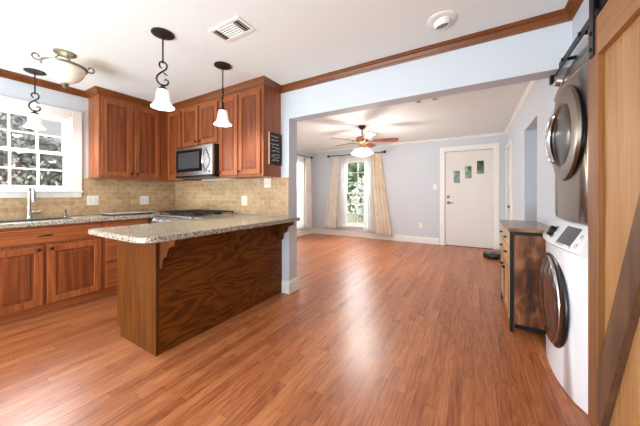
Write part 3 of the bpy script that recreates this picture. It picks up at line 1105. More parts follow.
# ------------------------------------------------------------------ microwave
mw = thing('microwave', 'stainless over-the-range microwave with curved vertical handle', 'microwave', (-3.05, 2.2, 1.36))
mx0, mx1 = -3.425, -2.675
MB().box(mx0, mx1, 2.035, YK - 0.01, 1.36, 1.76).build('body', M['blackplastic'], mw)
md = MB().box(mx0, mx1, 2.0, 2.034, 1.385, 1.758, 0.006).build('door', M['steel'], mw)
MB().box(mx0 + 0.02, -2.87, 1.996, 1.9995, 1.435, 1.715).build('window_border', M['blackglass'], md)
MB().box(mx0 + 0.065, -2.915, 1.993, 1.9955, 1.475, 1.68).build('window', M['display'], md)
hp = []
for k in range(13):
    t = k / 12
    hp.append((-2.80 + 0.012 * math.sin(PI * t), 1.998 - 0.05 * math.sin(PI * t), 1.43 + 0.28 * t))
MB().tube(hp, 0.011, 8).build('handle', M['chrome'], md, True)
MB().cyl((-2.725, 2.0, 1.425), 0.012, 0.003, (0, -1, 0), 16).build('badge', M['blackplastic'], md)
MB().box(mx0, mx1, 2.003, 2.034, 1.36, 1.384).build('vent_grille', M['darksteel'], mw)

# ------------------------------------------------------------------ wall plates and sign


def plate(label, plane, face, a0, a1, z0, z1, kind, m='plate', cat='outlet'):
    t = thing('wall_outlet' if kind == 'outlet' else 'light_switch', label, cat, fpt(face, plane, (a0 + a1) / 2, 0, z0))
    fbox(MB(), face, plane, a0, a1, 0.0005, 0.007, z0, z1, 0.002).build('plate', M[m], t)
    n = 2 if (a1 - a0) > 0.1 else 1
    for k in range(n):
        am = a0 + (a1 - a0) * (k + 0.5) / n
        zm = (z0 + z1) / 2
        if kind == 'outlet':
            fbox(MB(), face, plane, am - 0.017, am + 0.017, 0.0071, 0.0095, zm - 0.035, zm + 0.035, 0.001).build('socket', M['plateslot'], t)
        else:
            fbox(MB(), face, plane, am - 0.006, am + 0.006, 0.0071, 0.016, zm - 0.012, zm + 0.012, 0.002).build('toggle', M[m], t)


plate('white double outlet plate on the tile right of the sink window', 'x+', XL + 0.009, 1.284, 1.398, 1.01, 1.13, 'outlet')
plate('white outlet plate on the tile nearest the range corner', 'x+', XL + 0.009, 1.875, 1.985, 1.0, 1.12, 'outlet')
plate('cream outlet plate on the tile right of the range', 'y-', YK - 0.009, -2.59, -2.485, 1.0, 1.125, 'outlet', 'tan_plate')
plate('cream switch plate on the tile below the sign', 'y-', YK - 0.009, -2.20, -2.085, 1.225, 1.34, 'switch', 'tan_plate', 'light switch')
plate('white switch plate on the blue wall left of the front door', 'y-', YF, -0.80, -0.715, 1.25, 1.37, 'switch', 'plate', 'light switch')
plate('white outlet low on the blue wall between curtains and front door', 'y-', YF, -1.10, -1.025, 0.35, 0.465, 'outlet')

sg = thing('chalkboard_sign', 'small dark chalkboard sign with white script on the cabinet side', 'sign', (-1.94, 2.275, 1.49))
MB().box(-1.9495, -1.935, 2.18, 2.375, 1.49, 1.83).build('board', M['chalk'], sg)
f = MB()
f.box(-1.9495, -1.93, 2.172, 2.18, 1.482, 1.838); f.build('pale_edge', M['paleframe'], sg)
f = MB()
f.box(-1.9495, -1.93, 2.375, 2.382, 1.482, 1.838)
f.box(-1.9495, -1.93, 2.18, 2.375, 1.83, 1.838)
f.box(-1.9495, -1.93, 2.18, 2.375, 1.482, 1.49)
f.build('frame', M['bronze'], sg)
mk = MB()
rr = random.Random(3)
z = 1.795
while z > 1.52:
    y = 2.20 + rr.uniform(0, 0.02)
    end = 2.36 - rr.uniform(0, 0.03)
    pts = []
    hgt = rr.choice((0.008, 0.011, 0.014))
    while y < end:
        pts.append((-1.9335, y, z + rr.uniform(-hgt, hgt)))
        y += rr.uniform(0.006, 0.014)
    mk.tube(pts, 0.0028, 4)
    z -= rr.uniform(0.030, 0.044)
mk.build('script', M['chalkmark'], sg)

# ------------------------------------------------------------------ lights of the kitchen


def scroll(cx, cy, cz, R, a0, turns, sgn, plane_dir, r_end=0.35, n=22):
    """a spiral arc in the vertical plane spanned by plane_dir and z"""
    out = []
    for k in range(n + 1):
        t = k / n
        a = a0 + sgn * 2 * PI * turns * t
        rad = R * (1 - (1 - r_end) * t)
        out.append((cx + plane_dir[0] * rad * math.cos(a), cy + plane_dir[1] * rad * math.cos(a), cz + rad * math.sin(a)))
    return out


def make_pendant(label, x, y):
    t = thing('pendant_light', label, 'pendant light', (x, y, ZC), 'scrolled pendant lights')
    MB().lathe([(0, -0.0005), (0.078, -0.0005), (0.080, -0.008), (0.070, -0.014), (0.055, -0.02), (0.030, -0.024), (0.012, -0.034), (0, -0.035)], (x, y, ZC), seg=28).build('canopy', M['iron'], t, True)
    MB().cyl((x, y, 2.183), 0.006, 0.19, seg=10).build('rod', M['iron'], t, True)
    pd = (0.47, 0.88)
    s = MB()
    # S-shaped iron scroll: two opposed spirals
    up = [(x + pd[0] * u, y + pd[1] * u, zz) for u, zz in
          ((-0.006, 2.126), (-0.018, 2.136), (-0.024, 2.150), (-0.020, 2.170), (-0.004, 2.181), (0.014, 2.178), (0.026, 2.164), (0.028, 2.144),
           (0.020, 2.124), (0.002, 2.106), (-0.018, 2.088), (-0.036, 2.066), (-0.042, 2.040), (-0.034, 2.016), (-0.016, 2.000), (0.008, 1.996),
           (0.028, 2.004), (0.038, 2.022), (0.034, 2.040), (0.020, 2.046), (0.010, 2.036))]
    s.tube(up, [0.004] + [0.0065] * 19 + [0.004], 8)
    s.tube([(x + pd[0] * 0.006, y + pd[1] * 0.006, 2.096), (x + pd[0] * 0.020, y + pd[1] * 0.020, 2.082), (x + pd[0] * 0.034, y + pd[1] * 0.034, 2.082)], [0.006, 0.005, 0.003], 6)
    s.cyl((x, y, 2.168), 0.007, 0.02, seg=10)
    s.build('scroll', M['iron'], t, True)
    MB().lathe([(0, 2.002), (0.010, 2.002), (0.014, 1.986), (0.026, 1.976), (0.034, 1.962), (0.034, 1.956), (0, 1.956)], (x, y, 0), seg=20).build('socket_cap', M['iron'], t, True)
    prof = [(0.030, 1.964), (0.038, 1.958), (0.044, 1.938), (0.047, 1.908), (0.051, 1.880), (0.059, 1.857), (0.074, 1.838), (0.083, 1.829), (0.0815, 1.823),
            (0.071, 1.832), (0.056, 1.851), (0.047, 1.880), (0.043, 1.908), (0.040, 1.934), (0.027, 1.952)]
    MB().lathe(prof, (x, y, 0), seg=32).build('shade', M['shade'], t, True)
    lb = lamp('pendant_bulb', 'POINT', (x, y, 1.838), 8, (1.0, 0.96, 0.90), radius=0.035)
    lb.parent = t
    lb.location = Vector((x, y, 1.838)) - WORLD[t.name]
    return t


pA = make_pendant('nearer of two scrolled pendants over the peninsula', -2.08, 1.113)
pB = copy_tree(pA, (-2.094, 1.685, ZC), 'farther pendant over the peninsula, in front of the cabinet doors')
pB.rotation_euler = (0, 0, math.radians(68))
pC = copy_tree(pA, (-3.845, 0.793, ZC), 'small scrolled pendant hanging before the sink window')
pC.rotation_euler = (0, 0, math.radians(17))

# semi-flush bowl light
bx, by = -3.115, 0.825
sf = thing('semi_flush_light', 'alabaster bowl ceiling light with curled metal arms', 'ceiling light', (bx, by, ZC))
MB().lathe([(0, -0.0005), (0.075, -0.0005), (0.075, -0.012), (0.06, -0.022), (0.03, -0.03), (0, -0.03)], (bx, by, ZC), seg=28).build('canopy', M['nickel'], sf, True)
for k in range(3):
    a = k * 2 * PI / 3 + 0.3
    pts = []
    for j in range(9):
        tt = j / 8
        rad = 0.025 + 0.05 * tt + 0.02 * math.sin(PI * tt * 2)
        pts.append((bx + rad * math.cos(a), by + rad * math.sin(a), ZC - 0.028 - 0.12 * tt))
    MB().tube(pts, 0.006, 8).build('arm', M['nickel'], sf, True)
pd = (0.2, 0.98)
rg_ = MB()
rg_.tube([(bx + 0.146 * math.cos(2 * PI * k / 40), by + 0.146 * math.sin(2 * PI * k / 40), 2.279) for k in range(41)], 0.010, 8)
rg_.build('rim_band', M['nickel'], sf, True)
br = [(bx + pd[0] * u, by + pd[1] * u, 2.289) for u in (-0.14, -0.08, 0.0, 0.08, 0.14)]
MB().tube(br, 0.006, 8).build('crossbar', M['nickel'], sf, True)
for sg_ in (-1, 1):
    pts = [(bx + sg_ * pd[0] * 0.143, by + sg_ * pd[1] * 0.143, 2.279)]
    for k in range(17):
        a = -0.62 * PI + (k / 16) * 1.75 * PI
        rad = 0.030 * (1 - 0.55 * k / 16)
        u = 0.172 + rad * math.cos(a)
        pts.append((bx + sg_ * pd[0] * u, by + sg_ * pd[1] * u, 2.309 + rad * math.sin(a)))
    MB().tube(pts, 0.0065, 8).build('curl', M['nickel'], sf, True)
MB().lathe([(0.138, 2.272), (0.137, 2.250), (0.124, 2.210), (0.096, 2.172), (0.055, 2.142), (0.0, 2.130), (0.0, 2.136), (0.055, 2.148), (0.092, 2.178), (0.119, 2.215), (0.131, 2.251), (0.132, 2.272)], (bx, by, 0), seg=36).build('bowl', M['bowl'], sf, True)
MB().lathe([(0, 2.129), (0.028, 2.125), (0.026, 2.115), (0.012, 2.107), (0.014, 2.095), (0.006, 2.083), (0, 2.081)], (bx, by, 0), seg=16).build('finial', M['nickel'], sf, True)
lb = lamp('bowl_bulb', 'POINT', (bx, by, 2.265), 0.5, (1.0, 0.93, 0.80), radius=0.06)
lb.parent = sf
lb.location = Vector((bx, by, 2.295)) - WORLD[sf.name]


def vent(label, x0, x1, y0, y1):
    t = thing('ceiling_vent', label, 'vent', ((x0 + x1) / 2, (y0 + y1) / 2, ZC))
    f = MB()
    z0, z1 = ZC - 0.009, ZC - 0.0005
    m = 0.022
    f.box(x0, x1, y0, y0 + m, z0, z1, 0.002); f.box(x0, x1, y1 - m, y1, z0, z1, 0.002)
    f.box(x0, x0 + m, y0 + m, y1 - m, z0, z1, 0.002); f.box(x1 - m, x1, y0 + m, y1 - m, z0, z1, 0.002)
    f.build('frame', M['plate'], t)
    MB().box(x0 + m, x1 - m, y0 + m, y1 - m, ZC - 0.002, ZC - 0.0005).build('cavity', M['vent_in'], t)
    sl = MB()
    xa, xb = x0 + m, x1 - m
    q0 = xa + (xb - xa) * 0.22
    q1 = xb - (xb - xa) * 0.22
    for k in range(2):
        for (p0, p1) in ((xa, q0), (q1, xb)):
            xx = p0 + (p1 - p0) * (0.3 + 0.45 * k)
            sl.prism([(xx - 0.006, ZC - 0.004), (xx + 0.008, ZC - 0.014), (xx + 0.009, ZC - 0.012), (xx - 0.005, ZC - 0.003)], 'Y', y0 + m, y1 - m)
    sl.box(q0 - 0.003, q0 + 0.003, y0 + m, y1 - m, ZC - 0.012, ZC - 0.003)
    sl.box(q1 - 0.003, q1 + 0.003, y0 + m, y1 - m, ZC - 0.012, ZC - 0.003)
    n = 6
    for k in range(n):
        yy = y0 + m + (y1 - y0 - 2 * m) * (k + 0.5) / n
        sl.prism([(yy - 0.004, ZC - 0.003), (yy - 0.001, ZC - 0.013), (yy + 0.001, ZC - 0.013), (yy + 0.002, ZC - 0.003)], 'X', q0, q1)
    sl.build('louvers', M['plate'], t)
    return t


vent('white louvered vent in the kitchen ceiling', -1.745, -1.42, 1.27, 1.44)
vent('white vent in the front room ceiling beyond the header', -0.68, -0.38, 3.60, 3.76)

ex, ey = -0.194, 2.045
el = thing('recessed_downlight', 'white eyeball downlight in the ceiling near the header', 'recessed light', (ex, ey, ZC))
MB().lathe([(0.055, -0.0005), (0.098, -0.0005), (0.098, -0.006), (0.085, -0.012), (0.058, -0.010), (0.055, -0.004)], (ex, ey, ZC), seg=32).build('trim_ring', M['plate'], el, True)
MB().lathe([(0.0, -0.016), (0.040, -0.016), (0.043, -0.045), (0.050, -0.045), (0.056, -0.030), (0.057, -0.002), (0.0, -0.002)], (ex, ey, ZC), (-0.12, -0.2, 1), seg=32).build('eyeball', M['plate'], el, True)
MB().lathe([(0, -0.02), (0.036, -0.024), (0.038, -0.042), (0, -0.036)], (ex, ey, ZC), (-0.12, -0.2, 1), seg=24).build('reflector', M['nickel'], el, True)

# ------------------------------------------------------------------ ceiling fan
cx, cy = -1.76, 4.5
fan = thing('ceiling_fan', 'ceiling fan with five reddish blades and a lit glass light kit', 'ceiling fan', (cx, cy, ZC))
MB().lathe([(0, -0.0005), (0.07, -0.0005), (0.068, -0.02), (0.045, -0.05), (0.018, -0.065), (0, -0.065)], (cx, cy, ZC), seg=28).build('canopy', M['iron'], fan, True)
MB().cyl((cx, cy, 2.215), 0.012, 0.125, seg=12).build('downrod', M['iron'], fan, True)
MB().lathe([(0, 2.222), (0.03, 2.222), (0.06, 2.206), (0.10, 2.194), (0.115, 2.169), (0.115, 2.129), (0.10, 2.109), (0.105, 2.094), (0.07, 2.069), (0.06, 2.034), (0.045, 2.024), (0, 2.024)], (cx, cy, 0), seg=32).build('motor_housing', wood('copper_motor', (120, 70, 44), (158, 104, 72), (186, 136, 100), 'X', rough=0.3), fan, True)
for k in range(5):
    a = math.radians(30.6 - 12 + 72 * k)
    ca, sa = math.cos(a), math.sin(a)

    def bp(u, v, z):
        return (cx + ca * u - sa * v, cy + sa * u + ca * v, z)
    t = bmesh.new()
    outline = [(0.20, -0.048), (0.30, -0.058), (0.50, -0.068), (0.60, -0.068), (0.635, -0.055), (0.65, 0.0), (0.635, 0.055), (0.60, 0.068), (0.50, 0.068), (0.30, 0.058), (0.20, 0.048)]
    lo = [t.verts.new(bp(u, v, 2.12 - v * 0.22)) for u, v in outline]
    hi = [t.verts.new(bp(u, v, 2.127 - v * 0.22)) for u, v in outline]
    n = len(outline)
    t.faces.new(lo); t.faces.new(hi)
    for j in range(n):
        t.faces.new((lo[j], lo[(j + 1) % n], hi[(j + 1) % n], hi[j]))
    m_ = MB()
    m_.merge(t)
    bl = m_.build('blade', M['blade'], fan)
    i_ = MB()
    i_.tube([bp(0.09, 0, 2.109), bp(0.15, 0.0, 2.102), bp(0.22, 0.0, 2.116)], [0.014, 0.012, 0.010], 8)
    i_.tube([bp(0.20, -0.03, 2.123), bp(0.20, 0.03, 2.111)], 0.007, 6)
    i_.build('blade_iron', M['nickel'], bl, True)
MB().lathe([(0, 2.023), (0.05, 2.023), (0.055, 2.004), (0.045, 1.989), (0.03, 1.974), (0, 1.974)], (cx, cy, 0), seg=24).build('light_kit_hub', M['nickel'], fan, True)
for k in range(4):
    a = math.radians(20 + 90 * k)
    px, py = cx + 0.095 * math.cos(a), cy + 0.095 * math.sin(a)
    MB().tube([(cx + 0.03 * math.cos(a), cy + 0.03 * math.sin(a), 1.994), (cx + 0.07 * math.cos(a), cy + 0.07 * math.sin(a), 2.004), (px, py, 1.979)], 0.009, 8).build('lamp_arm', M['nickel'], fan, True)
    MB().lathe([(0.02, 0.0), (0.034, -0.012), (0.046, -0.045), (0.055, -0.08), (0.078, -0.115), (0.074, -0.117), (0.050, -0.08), (0.041, -0.045), (0.02, -0.01)], (px, py, 1.984), (-0.35 * math.cos(a), -0.35 * math.sin(a), 1), seg=24).build('lamp_shade', M['fanshade'], fan, True)
    bo = MB()
    bo.lathe([(0, -0.03), (0.018, -0.045), (0.026, -0.075), (0.02, -0.098), (0, -0.105)], (px, py, 1.984), (-0.35 * math.cos(a), -0.35 * math.sin(a), 1), 14)
    bo.build('bulb', mat('fan_bulb_glow', (255, 250, 240), 0.4, emis=(255, 246, 232), emis_s=4.0), fan, True)
lb = lamp('fan_light', 'POINT', (cx, cy, 1.90), 70, (1.0, 0.95, 0.88), radius=0.2)
lb.parent = fan
lb.location = Vector((cx, cy, 1.82)) - WORLD[fan.name]

# ------------------------------------------------------------------ curtains


def curtain(name, label, cat, plane, wall, top, bot, zt, zb, d, folds, m, group, ph=0.0, gather=0.028, puddle=0.0):
    """pleated cloth: top=(a0,a1) at the rod, bot=(a0,a1) at the hem"""
    mb = MB()
    nu, nv = folds * 8, 24
    grid = []
    for j in range(nv + 1):
        t = j / nv
        row = []
        for k in range(nu + 1):
            u = k / nu
            w = t ** 1.15
            a = (top[0] + (top[1] - top[0]) * u) * (1 - w) + (bot[0] + (bot[1] - bot[0]) * u) * w
            amp = gather * (0.65 + 0.5 * t)
            dd = d + amp * math.sin(2 * PI * folds * u + ph) + 0.006 * math.sin(11 * u + 5 * t + ph) + puddle * t * t * math.sin(PI * u)
            z = zt + (zb - zt) * t + 0.01 * math.sin(2 * PI * folds * u * 0.5 + ph) * t
            row.append(mb.bm.verts.new(fpt(wall, plane, a, dd, z)))
        grid.append(row)
    for j in range(nv):
        for k in range(nu):
            mb.bm.faces.new((grid[j][k], grid[j][k + 1], grid[j + 1][k + 1], grid[j + 1][k]))
    o = mb.build(name, m, None, True)
    o.modifiers.new('thickness', 'SOLIDIFY').thickness = 0.002
    return tag(o, label, cat, group)


def rod(label, plane, wall, a0, a1, z, d=0.085):
    t = thing('curtain_rod', label, 'curtain rod', fpt(wall, plane, (a0 + a1) / 2, d, z))
    MB().tube([fpt(wall, plane, a0, d, z), fpt(wall, plane, a1, d, z)], 0.010, 10).build('pole', M['black'], t, True)
    ax = Vector(fpt(0, plane, 1, 0, 0)) - Vector(fpt(0, plane, 0, 0, 0))
    for s_, a in ((-1, a0), (1, a1)):
        MB().lathe([(0.010, 0), (0.018, 0.004), (0.018, 0.012), (0.030, 0.02), (0.034, 0.038), (0.026, 0.055), (0, 0.066)], fpt(wall, plane, a, d, z), tuple(ax * s_), 16).build('finial', M['black'], t, True)
        fb = MB()
        fb.tube([fpt(wall, plane, a - s_ * 0.08, 0.001, z - 0.012), fpt(wall, plane, a - s_ * 0.08, d, z - 0.012)], 0.006, 8)
        fb.build('bracket', M['black'], t, True)
    return t


rod('black rod with ball finials over the far wall window', 'y-', YF, -3.46, -1.93, 2.20)
gset = 'curtains at the far window'
curtain('curtain', 'cream patterned curtain left of the far window', 'curtain', 'y-', YF, (-3.36, -3.145), (-3.60, -3.235), 2.187, 0.19, 0.10, 4, M['pattern'], gset, 0.4)
curtain('curtain', 'white sheer left of the far window glass', 'curtain', 'y-', YF, (-3.135, -2.93), (-3.225, -2.96), 2.187, 0.21, 0.085, 4, M['sheer'], gset, 1.1, 0.02)
curtain('curtain', 'white sheer right of the far window glass', 'curtain', 'y-', YF, (-2.42, -2.245), (-2.44, -2.12), 2.187, 0.16, 0.085, 4, M['sheer'], gset, 2.0, 0.02)
curtain('curtain', 'peach patterned curtain flaring out toward the front door', 'curtain', 'y-', YF, (-2.235, -1.98), (-2.11, -1.70), 2.187, 0.12, 0.10, 4, M['peach'], gset, 0.0, 0.03, 0.0)
rod('black curtain rod on the left wall beyond the column', 'x+', XL, 4.55, 6.28, 2.20)
gset = 'curtains at the side window'
curtain('curtain', 'white sheer over the bright side window past the column', 'curtain', 'x+', XL, (5.30, 5.92), (5.30, 5.96), 2.187, 0.19, 0.085, 7, M['sheer'], gset, 0.3, 0.02)
curtain('curtain', 'cream patterned curtain in the far left corner', 'curtain', 'x+', XL, (5.965, 6.235), (5.975, 6.30), 2.187, 0.17, 0.09, 4, M['pattern'], gset, 0.9)

# ------------------------------------------------------------------ washer and dryer
my0, my1 = 1.855, 2.645
mc = (my0 + my1) / 2


def bowed(xf, bow, xb, y0, y1, z0, z1, seg=12, bev=0.012):
    pts = [(xb, y0)]
    for k in range(seg + 1):
        t = k / seg
        edge = 0.02 * (1 - min(1, min(t, 1 - t) / 0.06)) ** 2
        pts.append((xf + edge - bow * math.sin(PI * t), y0 + (y1 - y0) * t))
    pts.append((xb, y1))
    return MB().prism(pts, 'Z', z0, z1, bev)


ws = thing('washing_machine', 'white front-load washer under the grey dryer', 'washing machine', (0.85, mc, 0))
bowed(0.49, 0.05, 1.25, my0, my1, 0.006, 0.82, bev=0.008).build('body', M['enamel'], ws, True)
for x in (0.62, 1.15):
    for y in (my0 + 0.08, my1 - 0.08):
        MB().cyl((x, y, 0.0005), 0.025, 0.005, seg=12).build('foot', M['blackplastic'], ws)
# sloping control panel
pp = []
t_ = bmesh.new()
secs = []
for k in range(13):
    t = k / 12
    y = my0 + (my1 - my0) * t
    b_ = 0.045 * math.sin(PI * t)
    secs.append([t_.verts.new(p) for p in ((1.25, y, 0.822), (0.485 - b_, y, 0.822), (0.470 - b_, y, 0.835), (0.535 - b_ * 0.8, y, 0.965), (0.56 - b_ * 0.6, y, 0.985), (1.25, y, 0.985))])
for a_, b_ in zip(secs, secs[1:]):
    for j in range(6):
        t_.faces.new((a_[j], a_[(j + 1) % 6], b_[(j + 1) % 6], b_[j]))
t_.faces.new(secs[0]); t_.faces.new(secs[-1])
m_ = MB(); m_.merge(t_)
cpn = m_.build('control_panel', M['enamel'], ws, True)


def panel_pt(y, s, out):
    """s 0..1 up the sloping face"""
    t = (y - my0) / (my1 - my0)
    b_ = 0.045 * math.sin(PI * t)
    x = (0.470 - b_) * (1 - s) + (0.535 - b_ * 0.8) * s
    z = 0.835 * (1 - s) + 0.965 * s
    nx, nz = -0.894, 0.447
    return (x + nx * out, y, z + nz * out)


MB().lathe([(0, 0), (0.046, 0), (0.045, 0.006), (0, 0.006)], panel_pt(2.255, 0.5, 0.0005), (-0.894, 0, 0.447), 28).build('dial_ring', M['silver'], cpn, True)
MB().lathe([(0, 0), (0.036, 0), (0.034, 0.026), (0.028, 0.03), (0, 0.03)], panel_pt(2.255, 0.5, 0.0065), (-0.894, 0, 0.447), 28).build('dial', M['blackplastic'], cpn, True)


def panel_patch(name, y0, y1, s0, s1, m, o=0.003):
    t = bmesh.new()
    n = 6
    A = []
    for k in range(n + 1):
        y = y0 + (y1 - y0) * k / n
        A.append([t.verts.new(panel_pt(y, s0, -0.002)), t.verts.new(panel_pt(y, s0, o)), t.verts.new(panel_pt(y, s1, o)), t.verts.new(panel_pt(y, s1, -0.002))])
    for a_, b_ in zip(A, A[1:]):
        for j in range(4):
            t.faces.new((a_[j], a_[(j + 1) % 4], b_[(j + 1) % 4], b_[j]))
    t.faces.new(A[0]); t.faces.new(A[-1])
    m_ = MB(); m_.merge(t)
    return m_.build(name, m, cpn, True)


panel_patch('display', 1.955, 2.12, 0.17, 0.93, M['display'])
panel_patch('display_frame', 1.945, 2.13, 0.08, 0.16, M['silver'])
for k, s in enumerate((0.25, 0.62)):
    MB().lathe([(0, 0), (0.013, 0), (0.012, 0.004), (0, 0.005)], panel_pt(1.905, s, 0.0005), (-0.894, 0, 0.447), 14).build('button', M['silver'], cpn, True)
# round convex door
wz, wr = 0.468, 0.30
wx = 0.446
MB().lathe([(0, 0.0), (wr, 0.0), (wr, 0.008), (wr - 0.006, 0.016), (wr - 0.014, 0.020), (wr - 0.018, 0.018), (0, 0.018)], (wx + 0.012, mc, wz), (-1, 0, 0), 56).build('door_ring', M['blackplastic'], ws, True)
wd = MB().lathe([(wr - 0.019, 0.019), (wr - 0.028, 0.030), (wr * 0.65, 0.054), (wr * 0.3, 0.063), (0, 0.065), (0, 0.02)], (wx + 0.012, mc, wz), (-1, 0, 0), 56).build('door_glass', M['bronzeglass'], ws, True)
ch = []
for k in range(29):
    a = math.radians(-75 + 190 * k / 28)
    rad = wr - 0.030
    ch.append((wx + 0.012 - 0.031, mc - rad * math.cos(a), wz + rad * math.sin(a)))
MB().tube(ch, [0.004 + 0.009 * math.exp(-((k - 19) / 5.0) ** 2) for k in range(29)], 8).build('chrome_trim', M['chrome'], ws, True)

dy = thing('dryer', 'grey steel dryer stacked on the white washer', 'dryer', (0.9, mc, 0.987))
bowed(0.535, 0.02, 1.25, my0, my1, 0.987, 1.86, bev=0.015).build('body', M['graphite'], dy, True)
t_ = bmesh.new()
secs = []
for k in range(9):
    t = k / 8
    y = my0 + (my1 - my0) * t
    b_ = 0.02 * math.sin(PI * t)
    secs.append([t_.verts.new(p) for p in ((1.25, y, 1.862), (0.54 - b_, y, 1.862), (0.535 - b_, y, 1.875), (0.575 - b_, y, 2.005), (0.60 - b_, y, 2.02), (1.25, y, 2.02))])
for a_, b_ in zip(secs, secs[1:]):
    for j in range(6):
        t_.faces.new((a_[j], a_[(j + 1) % 6], b_[(j + 1) % 6], b_[j]))
t_.faces.new(secs[0]); t_.faces.new(secs[-1])
m_ = MB(); m_.merge(t_)
dcp = m_.build('control_panel', M['graphite'], dy, True)
MB().lathe([(0, 0), (0.040, 0), (0.038, 0.03), (0.032, 0.036), (0, 0.036)], (0.528, 2.40, 1.935), (-0.95, 0, 0.3), 24).build('dial', M['steel'], dcp, True)
dz, dr = 1.535, 0.30
dx = 0.531
MB().lathe([(0, 0.0), (dr - 0.01, 0.0), (dr - 0.01, 0.012), (0, 0.012)], (dx, mc, dz), (-1, 0, 0), 56).build('door_seal', M['blackplastic'], dy, True)
ddr = MB().lathe([(0, 0.0125), (dr - 0.004, 0.0125), (dr, 0.02), (dr - 0.008, 0.034), (dr - 0.05, 0.042), (dr - 0.09, 0.040), (dr - 0.105, 0.026), (0, 0.024)], (dx, mc, dz), (-1, 0, 0), 56).build('door_ring', M['graphite'], dy, True)
MB().lathe([(dr - 0.106, 0.0265), (dr - 0.115, 0.034), (dr * 0.3, 0.040), (0, 0.041), (0, 0.03)], (dx, mc, dz), (-1, 0, 0), 48).build('door_cover', M['darksteel'], ddr, True)
hd = []
for k in range(17):
    a = math.radians(-48 + 96 * k / 16)
    rad = dr - 0.075
    hd.append((dx - 0.040 - 0.014 * math.sin(PI * k / 16), mc + rad * math.cos(a), dz + rad * math.sin(a)))
MB().tube(hd, [0.012] + [0.024] * 15 + [0.012], 10).build('door_handle', M['chrome'], ddr, True)

# ------------------------------------------------------------------ barn door and its track
XD = 0.50
bd = thing('barn_door', 'rustic cedar barn door sliding over the laundry closet', 'barn door', (XD + 0.03, 1.34, 0.02))
by0, by1 = 0.87, 1.82
n = 7
for k in range(n):
    a0 = by0 + (by1 - by0) * k / n
    a1 = by0 + (by1 - by0) * (k + 1) / n
    MB().box(XD + 0.025, XD + 0.046, a0 + 0.001, a1 - 0.001, 0.02, 1.985, 0.003).build('plank', M['cedar'], bd)
MB().box(XD, XD + 0.0245, by1 - 0.11, by1, 0.02, 1.985, 0.003).build('stile', M['cedar_s'], bd)
MB().box(XD, XD + 0.0245, by0, by0 + 0.11, 0.02, 1.985, 0.003).build('stile', M['cedar_s'], bd)
MB().box(XD, XD + 0.0245, by0 + 0.111, by1 - 0.111, 1.805, 1.985, 0.003).build('rail', M['cedar_h'], bd)
MB().box(XD, XD + 0.0245, by0 + 0.111, by1 - 0.111, 0.02, 0.075, 0.003).build('rail', M['cedar_h'], bd)
ya_, yb_ = by1 - 0.1115, by0 + 0.1115
slope = 2.45
z0_ = 0.171
poly = [(ya_, 0.076), (ya_, 0.33), (1.06, 1.804), (yb_, 1.804), (yb_, 1.728), (1.673, 0.076)]
MB().prism(poly, 'X', XD, XD + 0.0245).build('brace', M['brace'], bd)
for y in (by1 - 0.065, by0 + 0.065):
    h = MB()
    h.box(XD - 0.007, XD - 0.001, y - 0.026, y + 0.026, 1.815, 2.13, 0.001)
    ho = h.build('hanger', M['black'], bd)
    for z in (1.85, 1.93):
        MB().lathe([(0, 0), (0.011, 0), (0.010, 0.006), (0, 0.007)], (XD - 0.0072, y, z), (-1, 0, 0), 6).build('bolt', M['black'], ho)
    MB().lathe([(0, 0), (0.05, 0), (0.05, 0.004), (0.042, 0.006), (0.042, 0.016), (0.05, 0.018), (0.05, 0.022), (0, 0.022)], (XD + 0.0265, y, 2.0985), (-1, 0, 0), 28).build('wheel', M['black'], ho, True)
tr = thing('barn_door_track', 'black flat steel track above the barn door', 'door track', (0.52, 1.6, 2.015))
MB().box(0.512, 0.5195, 0.55, 2.52, 2.014, 2.056).build('rail', M['black'], tr)
for y in (0.75, 1.3, 1.98, 2.3):
    MB().cyl((0.5195, y, 2.042), 0.011, 0.06, (1, 0, 0), 12).build('standoff', M['black'], tr)
    MB().lathe([(0, 0), (0.014, 0), (0.012, 0.008), (0, 0.009)], (0.512, y, 2.042), (-1, 0, 0), 6).build('bolt', M['black'], tr)
for y in (2.515, 0.57):
    MB().box(0.488, 0.5118, y - 0.02, y + 0.02, 1.96, 2.066, 0.003).build('end_stop', M['black'], tr)

# ------------------------------------------------------------------ console cabinet and floor item
cn = thing('console_cabinet', 'rustic console with dark side panel and pale drawers past the washer', 'cabinet', (0.42, 3.15, 0))
cx0, cx1, cy0, cy1 = 0.265, 0.575, 2.672, 3.50
MB().box(cx0 - 0.012, cx1, cy0 - 0.012, cy1 + 0.012, 0.838, 0.866, 0.003).build('top', M['console_top'], cn)
for y0, y1 in ((cy0, cy0 + 0.03), (cy1 - 0.03, cy1)):
    f = MB()
    f.box(cx0, cx0 + 0.022, y0, y1, 0.0005, 0.837)
    f.box(cx1 - 0.022, cx1, y0, y1, 0.0005, 0.837)
    f.box(cx0 + 0.03, cx1 - 0.03, y0, y1, 0.81, 0.837)
    f.box(cx0 + 0.03, cx1 - 0.03, y0, y1, 0.04, 0.07)
    f.build('frame', M['black'], cn)
MB().box(cx0 + 0.03, cx1 - 0.03, cy0 + 0.008, cy0 + 0.022, 0.07, 0.81).build('side_panel', M['rustic'], cn)
MB().box(cx0 + 0.03, cx1 - 0.03, cy1 - 0.022, cy1 - 0.008, 0.07, 0.81).build('side_panel', M['rustic'], cn)
MB().box(cx0 + 0.012, cx1 - 0.002, cy0 + 0.031, cy1 - 0.031, 0.08, 0.83).build('body', M['console_front'], cn)
cyw = (cy1 - cy0 - 0.062) / 2
